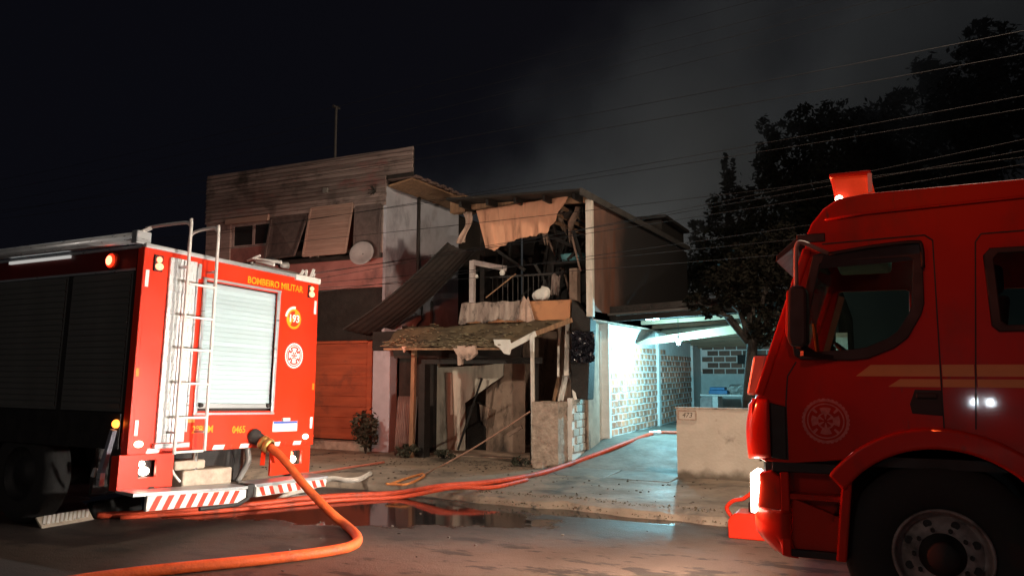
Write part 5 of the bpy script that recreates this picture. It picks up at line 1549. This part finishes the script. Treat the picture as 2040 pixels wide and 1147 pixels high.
# lower cab side: sill, door handle pocket, black corner duct, steps
hp = obj('handle_pocket', MB().prism([(.105, SY + .0038, 1.345), (.262, SY + .0038, 1.335), (.262, SY + .0038, 1.482), (.125, SY + .0038, 1.484), (.095, SY + .0038, 1.40)], (0, -.005, 0)), m_black, rc, bevel=.003)
obj('handle', MB().bar((.13, SY - .012, 1.45), (.24, SY - .012, 1.45), .02, .03), m_black, hp, bevel=.006)
obj('corner_duct', MB().prism([(-.70, SY + .01, 1.395), (-.60, SY + .01, 1.37), (-.605, SY + .01, 1.04), (-.70, SY + .01, 1.05)], (0, -.016, 0)), m_black, rc, bevel=.01)
obj('cab_sill', MB().box(-.70, -.215, SY + .005, SY + .5, .965, 1.028), m_black, rc, bevel=.008)
obj('step_back', MB().box(-.62, -.29, SY + .12, SY + .16, .45, .963), m_redcab, rc)
obj('entry_step', MB().box(-.60, -.30, SY + .02, SY + .20, .80, .835), m_redcab, rc, bevel=.006)
obj('entry_step', MB().box(-.62, -.31, SY + .01, SY + .20, .455, .50), m_black, rc, bevel=.006)
obj('step_side', MB().prism([(-.58, SY + .04, .80), (-.30, SY + .04, .70), (-.31, SY + .04, .50), (-.60, SY + .04, .50)], (0, .07, 0)), m_redcab, rc)
obj('mudguard_edge', MB().prism([(-.345, SY - .01, .455), (-.285, SY - .01, .455), (-.235, SY - .01, .945), (-.295, SY - .01, .945)], (0, .35, 0)), m_redcab, rc, bevel=.012)
# corner air deflector, bulging
cd = MB()
def corner(u, v):
    z = 1.055 + .36 * v
    a = u * math.pi / 2
    e = .012 * math.sin(v * math.pi)
    xr = -.70 - (.145 + e) * math.sin(a)
    yr = SY - .015 + .13 * (1 - math.cos(a)) - e
    return (xr + .035 * (v ** 3) * math.sin(a), yr, z - .02 * math.sin(a) * (v < .2))
obj('air_deflector', MB().grid(corner, 14, 12), m_redcab, rc, smooth=True, solid=.02)
obj('wind_deflector', MB().hexa([(-.845, SY + .03, 1.44), (-.77, SY - .005, 1.44), (-.765, SY + .25, 1.44), (-.845, SY + .25, 1.44), (-.795, SY + .03, 1.69), (-.70, SY - .0, 1.69), (-.70, SY + .25, 1.69), (-.79, SY + .25, 1.69)]), M('cloudy_lens', (.52, .22, .18), None, 5, .3), rc, bevel=.015)
# bumper with headlight corner
def bump(u, v):
    # u wraps from the side round the corner to the front, v goes up
    zs = [.445, .47, .53, .62, .72]
    z = .445 + .285 * v
    if u < .5:
        t = u / .5
        a = t * math.pi / 2
        x = -.62 - .02 - .19 * math.sin(a)
        y = SY + .008 + .20 * (1 - math.cos(a))
        if t < .001: x = -.60
    else:
        t = (u - .5) / .5
        x = -.83 - .05 * math.sin(t * math.pi)
        y = SY + .208 + (CW - .416) * t
    tuck = .12 * (1 - min(1, v / .55)) ** 1.6
    return (x + tuck * (1 if u > .05 else .3), y + tuck * (.4 if u < .45 else 0), z)
obj('bumper', MB().grid(bump, 40, 12), m_redcab, rc, smooth=True, solid=.02)
obj('bumper_side', MB().box(-.655, -.60, SY + .004, SY + .10, .455, .965), m_redcab, rc, bevel=.008)
hd = obj('headlight', MB().prism([(-.80, SY + .015, .735), (-.645, SY + .004, .73), (-.645, SY + .004, .93), (-.70, SY + .006, .975), (-.78, SY + .012, .95)], (0, .2, 0)), m_redcab, rc, bevel=.012)
obj('lens', MB().prism([(-.845, SY + .07, .69), (-.806, SY - .005, .70), (-.790, SY - .005, .78), (-.775, SY - .005, .90), (-.80, SY - .002, .945), (-.84, SY + .05, .945)], (0, .30, 0)), e_head, hd, bevel=.01)
hd2 = obj('headlight', MB().box(-.80, -.645, FYR - .35, FYR - .01, .735, .95), m_redcab, rc, bevel=.012)
obj('lens', MB().box(-.84, -.802, FYR - .33, FYR - .03, .74, .945), e_head, hd2, bevel=.01)
obj('bumper_gap', MB().box(-.74, -.60, SY + .03, FYR - .03, .95, 1.05), m_black, rc)
obj('lower_grille', MB().box(-.80, -.74, SY + .37, FYR - .37, .73, 1.02), m_black, rc)
# wheel arch lip, liner, wheel
lip = []
for a in range(40, 147, 4): lip.append((ac[0] + .735 * math.cos(R(a)), ac[1] + .735 * math.sin(R(a))))
inner = []
for a in range(146, 39, -4): inner.append((ac[0] + .612 * math.cos(R(a)), ac[1] + .612 * math.sin(R(a))))
obj('arch_lip', MB().prism([(x, SY - .03, z) for x, z in lip + inner], (0, .30, 0)), m_redcab, rc, bevel=.018, seg=3)
liner = MB()
liner.grid(lambda u, v: (ac[0] + .605 * math.cos(R(8 + 158 * u)), SY + .02 + .75 * v, ac[1] + .605 * math.sin(R(8 + 158 * u))), 30, 2)
obj('arch_liner', liner, m_black, rc)
obj('arch_back', MB().box(-.28, 1.0, SY + .75, SY + .78, .35, 1.2), m_black, rc)
obj('splash_flap', MB().box(.80, .84, SY + .02, SY + .36, .35, 1.0), m_black, rc)
obj('rear_lower_panel', MB().box(.86, XE, SY + .02, SY + .3, .50, 1.028), m_redcab, rc)
def wheel(x, y0):
    w_ = obj('wheel', MB().lathe([(.262, .02), (.285, .005), (.33, -.012), (.42, -.022), (.475, -.008), (.515, .02), (.53, .05), (.53, .25), (.515, .28), (.42, .31), (.28, .29)], (x, y0, .53), UY, 56), m_rubber, rc, smooth=True)
    rim = obj('rim', MB().lathe([(.262, .025), (.268, .0), (.258, -.006), (.248, .0), (.243, .03), (.232, .065), (.215, .07)], (x, y0, .53), UY, 48), m_rim, w_, smooth=True)
    dsc = MB().lathe([(.222, .075), (.205, .055), (.17, .035), (.135, .03), (.125, .032)], (x, y0, .53), UY, 48)
    obj('wheel_disc', dsc, m_rim, w_, smooth=True)
    for k in range(8):
        a = R(45 * k + 22)
        obj('hand_hole', MB().lathe([(.024, 0), (.001, 0)], (x + .188 * math.cos(a), y0 + .036, .53 + .188 * math.sin(a)), -UY, 12), m_black, w_)
    for k in range(10):
        a = R(36 * k)
        obj('wheel_nut', MB().lathe([(.001, .03), (.013, .03), (.013, 0)], (x + .148 * math.cos(a), y0 + .034, .53 + .148 * math.sin(a)), -UY, 6), m_dark, w_)
    obj('hub', MB().lathe([(.125, .034), (.12, .02), (.098, .012), (.09, -.03), (.075, -.045), (.001, -.048)], (x, y0, .53), UY, 32), m_dark, w_, smooth=True)
wheel(.226, SY + .05)
wheel(4.6, SY + .05)
obj('far_wheel', MB().lathe([(.26, 0), (.42, -.02), (.515, .02), (.53, .06), (.53, .24), (.42, .3), (.26, .29)], (.226, FYR - .34, .53), UY, 30), m_rubber, rc, smooth=True)
obj('front_axle', MB().tube([(.226, SY + .3, .53), (.226, FYR - .3, .53)], .09, 10), m_black, rc)
# body behind the cab
obj('pump_body', MB().box(XE + .05, 6.2, SY + .02, FYR - .02, .85, 2.75), m_redcab, rc, bevel=.02)
obj('body_chassis', MB().box(-.3, 6.0, SY + .8, SY + 1.6, .55, 1.0), m_black, rc)
for k in range(3):
    obj('side_shutter', MB().box(XE + .2 + k * 1.22, XE + 1.3 + k * 1.22, SY + .004, SY + .019, 1.1, 2.5), m_slatside, rc)
# beacon bar on the roof
bc = obj('beacon_bar', MB().hexa([(-.275, SY + .25, 2.70), (-.03, SY + .25, 2.70), (-.03, FYR - .25, 2.70), (-.275, FYR - .25, 2.70), (-.30, SY + .25, 2.865), (-.06, SY + .25, 2.86), (-.06, FYR - .25, 2.86), (-.30, FYR - .25, 2.865)]), e_beacon, rc, bevel=.02)
obj('beacon_top', MB().box(-.305, -.055, SY + .24, FYR - .24, 2.862, 2.885), m_redcab, bc, bevel=.008)
obj('beacon_end', MB().box(-.075, -.05, SY + .225, SY + .248, 2.74, 2.86), m_white, bc)
obj('beacon_bulb', MB().lathe([(.001, .02), (.018, .015), (.024, -.01), (.018, -.03), (.001, -.03)], (-.25, SY + .22, 2.71), -UY, 14), e_head, bc, smooth=True)
# sun visor over the screen
obj('sun_visor', MB().prism([(-.44, SY + .08, 2.47), (-.46, SY + .08, 2.44), (-.64, SY + .08, 2.30), (-.635, SY + .08, 2.34), (-.50, SY + .08, 2.455)], (0, CW - .16, 0)), m_black, rc, bevel=.006)
obj('visor_bracket', MB().box(-.50, -.33, SY - .005, SY + .02, 2.40, 2.455), m_black, rc, bevel=.006)
# mirrors
def mirror(y, s):
    a = obj('mirror', MB().prism([(-.560, y, 1.80), (-.545, y, 2.09), (-.52, y, 2.115), (-.455, y, 2.11), (-.435, y, 2.08), (-.445, y, 1.76), (-.47, y, 1.735), (-.545, y, 1.745)], (0, .20 * s, 0)), m_black, rc, bevel=.02)
    obj('mirror_shell', MB().prism([(-.568, y + .01 * s, 1.82), (-.555, y + .01 * s, 2.08), (-.512, y + .01 * s, 2.10), (-.512, y + .01 * s, 1.76), (-.55, y + .01 * s, 1.765)], (0, .17 * s, 0)), m_redcab, a, bevel=.012)
    obj('mirror_arm', MB().tube(smooth_path([(-.30, y - .20 * s * -1 + .0, 2.315), (-.36, y + .12 * s, 2.34), (-.455, y + .07 * s, 2.385), (-.485, y + .06 * s, 2.37), (-.495, y + .06 * s, 2.30), (-.50, y + .06 * s, 2.10)], 5), .014, 8), m_grey, a, smooth=True)
    obj('mirror_foot', MB().bar((-.50, y + .08 * s, 1.75), (-.42, y + .2 * s, 1.69), .035, .035).bar((-.48, y + .04 * s, 1.70), (-.30, y + .2 * s, 1.67), .03, .03), m_black, a)
mirror(SY - .19, 1)
mirror(FYR + .19, -1)
# inside of the cab
obj('dashboard', MB().prism([(-.72, SY + .08, 1.10), (-.70, SY + .08, 1.48), (-.52, SY + .08, 1.66), (-.34, SY + .08, 1.62), (-.30, SY + .08, 1.40), (-.45, SY + .08, 1.10)], (0, CW - .16, 0)), m_seat, rc, bevel=.02)
stw = obj('steering_wheel', MB().tube([(-.20 + .20 * math.cos(a) * .62, SY + .55 + .21 * math.sin(a), 1.66 + .20 * math.cos(a) * -.55 + .0) for a in np.linspace(0, 2 * math.pi, 29)[:-1]], .017, 8, True), m_black, rc, smooth=True)
obj('steering_column', MB().bar((-.20, SY + .55, 1.66), (-.42, SY + .55, 1.50), .06, .06), m_black, stw)
obj('steering_spoke', MB().bar((-.32, SY + .55, 1.77), (-.08, SY + .55, 1.55), .05, .015), m_black, stw)
for k, (x, y) in enumerate(((.38, SY + .55), (.38, FYR - .55), (1.5, SY + .55), (1.5, FYR - .55))):
    s_ = obj('seat', MB().box(x - .25, x + .22, y - .25, y + .25, 1.30, 1.48), m_seat, rc, bevel=.04)
    obj('seat_back', MB().hexa([(x + .10, y - .25, 1.48), (x + .22, y - .25, 1.48), (x + .22, y + .25, 1.48), (x + .10, y + .25, 1.48), (x + .20, y - .22, 2.05), (x + .30, y - .22, 2.05), (x + .30, y + .22, 2.05), (x + .20, y + .22, 2.05)]), m_seat, s_, bevel=.03)
    obj('headrest', MB().box(x + .20, x + .28, y - .13, y + .13, 2.07, 2.25), m_seat, s_, bevel=.03)
obj('cab_pillar_trim', MB().bar((-.55, FYR - .12, 1.62), (-.36, FYR - .12, 2.25), .07, .05, (1, 0, 0)), m_tan, rc)
obj('roof_console', MB().box(-.36, .05, SY + .7, FYR - .3, 2.42, 2.60), m_greentrim, rc, bevel=.03)
obj('grab_rail', MB().tube([(-.42, SY + .25, 1.70), (-.43, SY + .25, 1.83), (-.44, SY + .28, 1.90)], .014, 8), m_amber_refl, rc)

# ------------------------------------------------------------------ lamps that light the scene
# street lamp out of the picture to the right, arm over the kerb
sl_ = thing('street_lamp', 'tall street lamp at the kerb beyond the red cab', 'street lamp', (3.4, 9.1, .12))
obj('lamp_post', MB().tube([(3.4, 9.1, .1), (3.4, 9.1, 7.2), (3.1, 9.0, 7.6), (1.5, 8.5, 7.75)], [.10, .07, .05, .04], 12), m_galv, sl_, smooth=True)
obj('lamp_head', MB().hexa([(.75, 8.1, 7.66), (1.55, 8.35, 7.66), (1.48, 8.65, 7.66), (.68, 8.4, 7.66), (.85, 8.18, 7.8), (1.5, 8.4, 7.8), (1.45, 8.6, 7.8), (.8, 8.38, 7.8)]), m_grey, sl_)
light('street_lamp_light', 'SPOT', (1.1, 8.38, 7.55), 1900, (1.0, .78, .57), .32, (-2.0, 10.2, 0), 150, .5)
# headlights of the red cab fall on the back of the fire engine
light('headlight_beam', 'SPOT', (-.90, SY + .22, .82), 1150, (1.0, .90, .80), .06, (-6.6, 6.2, 1.0), 60, 1.0)
light('headlight_beam', 'SPOT', (-.95, FYR - .2, .84), 1150, (1.0, .90, .80), .06, (-6.6, 6.6, 1.0), 60, 1.0)
# flashing red lamps of both engines
for y, z in ((.145, 2.665), (2.335, 2.665)):
    p = Mx @ Vector((.12, y, z))
    light('tail_flasher', 'SPOT', p, 900, (1.0, .07, .02), .05, (-.8, 6.0, 1.6), 48, 1.0)
p = Mx @ Vector((-.455, -.10, 2.69))
light('side_flasher', 'SPOT', p + Vector((.25, -.32, 0)), 800, (1.0, .11, .04), .06, (.4, 4.3, .6), 100, .9)
p = Mx @ Vector((.10, 2.75, 2.3))
light('kerb_side_flasher', 'SPOT', p, 330, (1.0, .13, .04), .08, (-10.0, 12, 1.6), 75, .8)
p = Mx @ Vector((-1.7, 2.62, 2.62))
light('kerb_side_scene_lamp', 'SPOT', p, 300, (1.0, .82, .64), .05, (-7.6, 12, .8), 140, .5)
light('truck_side_fill', 'SPOT', (-6.5, -7.5, 6.5), 330, (1.0, .84, .72), .15, (-4.0, 4.5, .8), 110, .6)  # unseen fill added behind the viewer to lift the dark truck side
light('smoke_fill_light', 'SPOT', (-9.0, 25.6, 1.5), 1700, (.95, .98, .95), .3, (-5.5, 31.5, 9), 170, 1.0)  # added behind the house only to light the smoke, no lamp known there
light('cab_top_fill', 'SPOT', (.6, -4.0, 5.6), 520, (1.0, .10, .02), .12, (.2, 5.2, 3.35), 30, 1.0)  # unseen red fill added behind the viewer to brighten the cab top
light('cab_dome', 'POINT', (.3, 6.6, 2.5), 1.6, (.75, 1.0, .88), .05)
light('roof_beacon', 'POINT', (-.34, SY + .55, 2.76), 9, (1.0, .16, .05), .04)
light('headlight_glow', 'POINT', (-.92, SY + .10, .80), 26, (1.0, .86, .70), .04)
light('headlight_spill', 'SPOT', (-.93, SY + .14, .84), 620, (1.0, .84, .66), .05, (-5.6, 10.6, .3), 125, .8)
light('cab_roof_beacon', 'POINT', (-.15, SY - .0 + .9, 3.05), 22, (1.0, .06, .02), .08)
# a vehicle standing behind the viewer with its lamps on
for x in (1.50, 1.78):
    light('far_headlamp', 'POINT', (x, -8.0, .95), 40, (.86, .94, 1.0), .05)
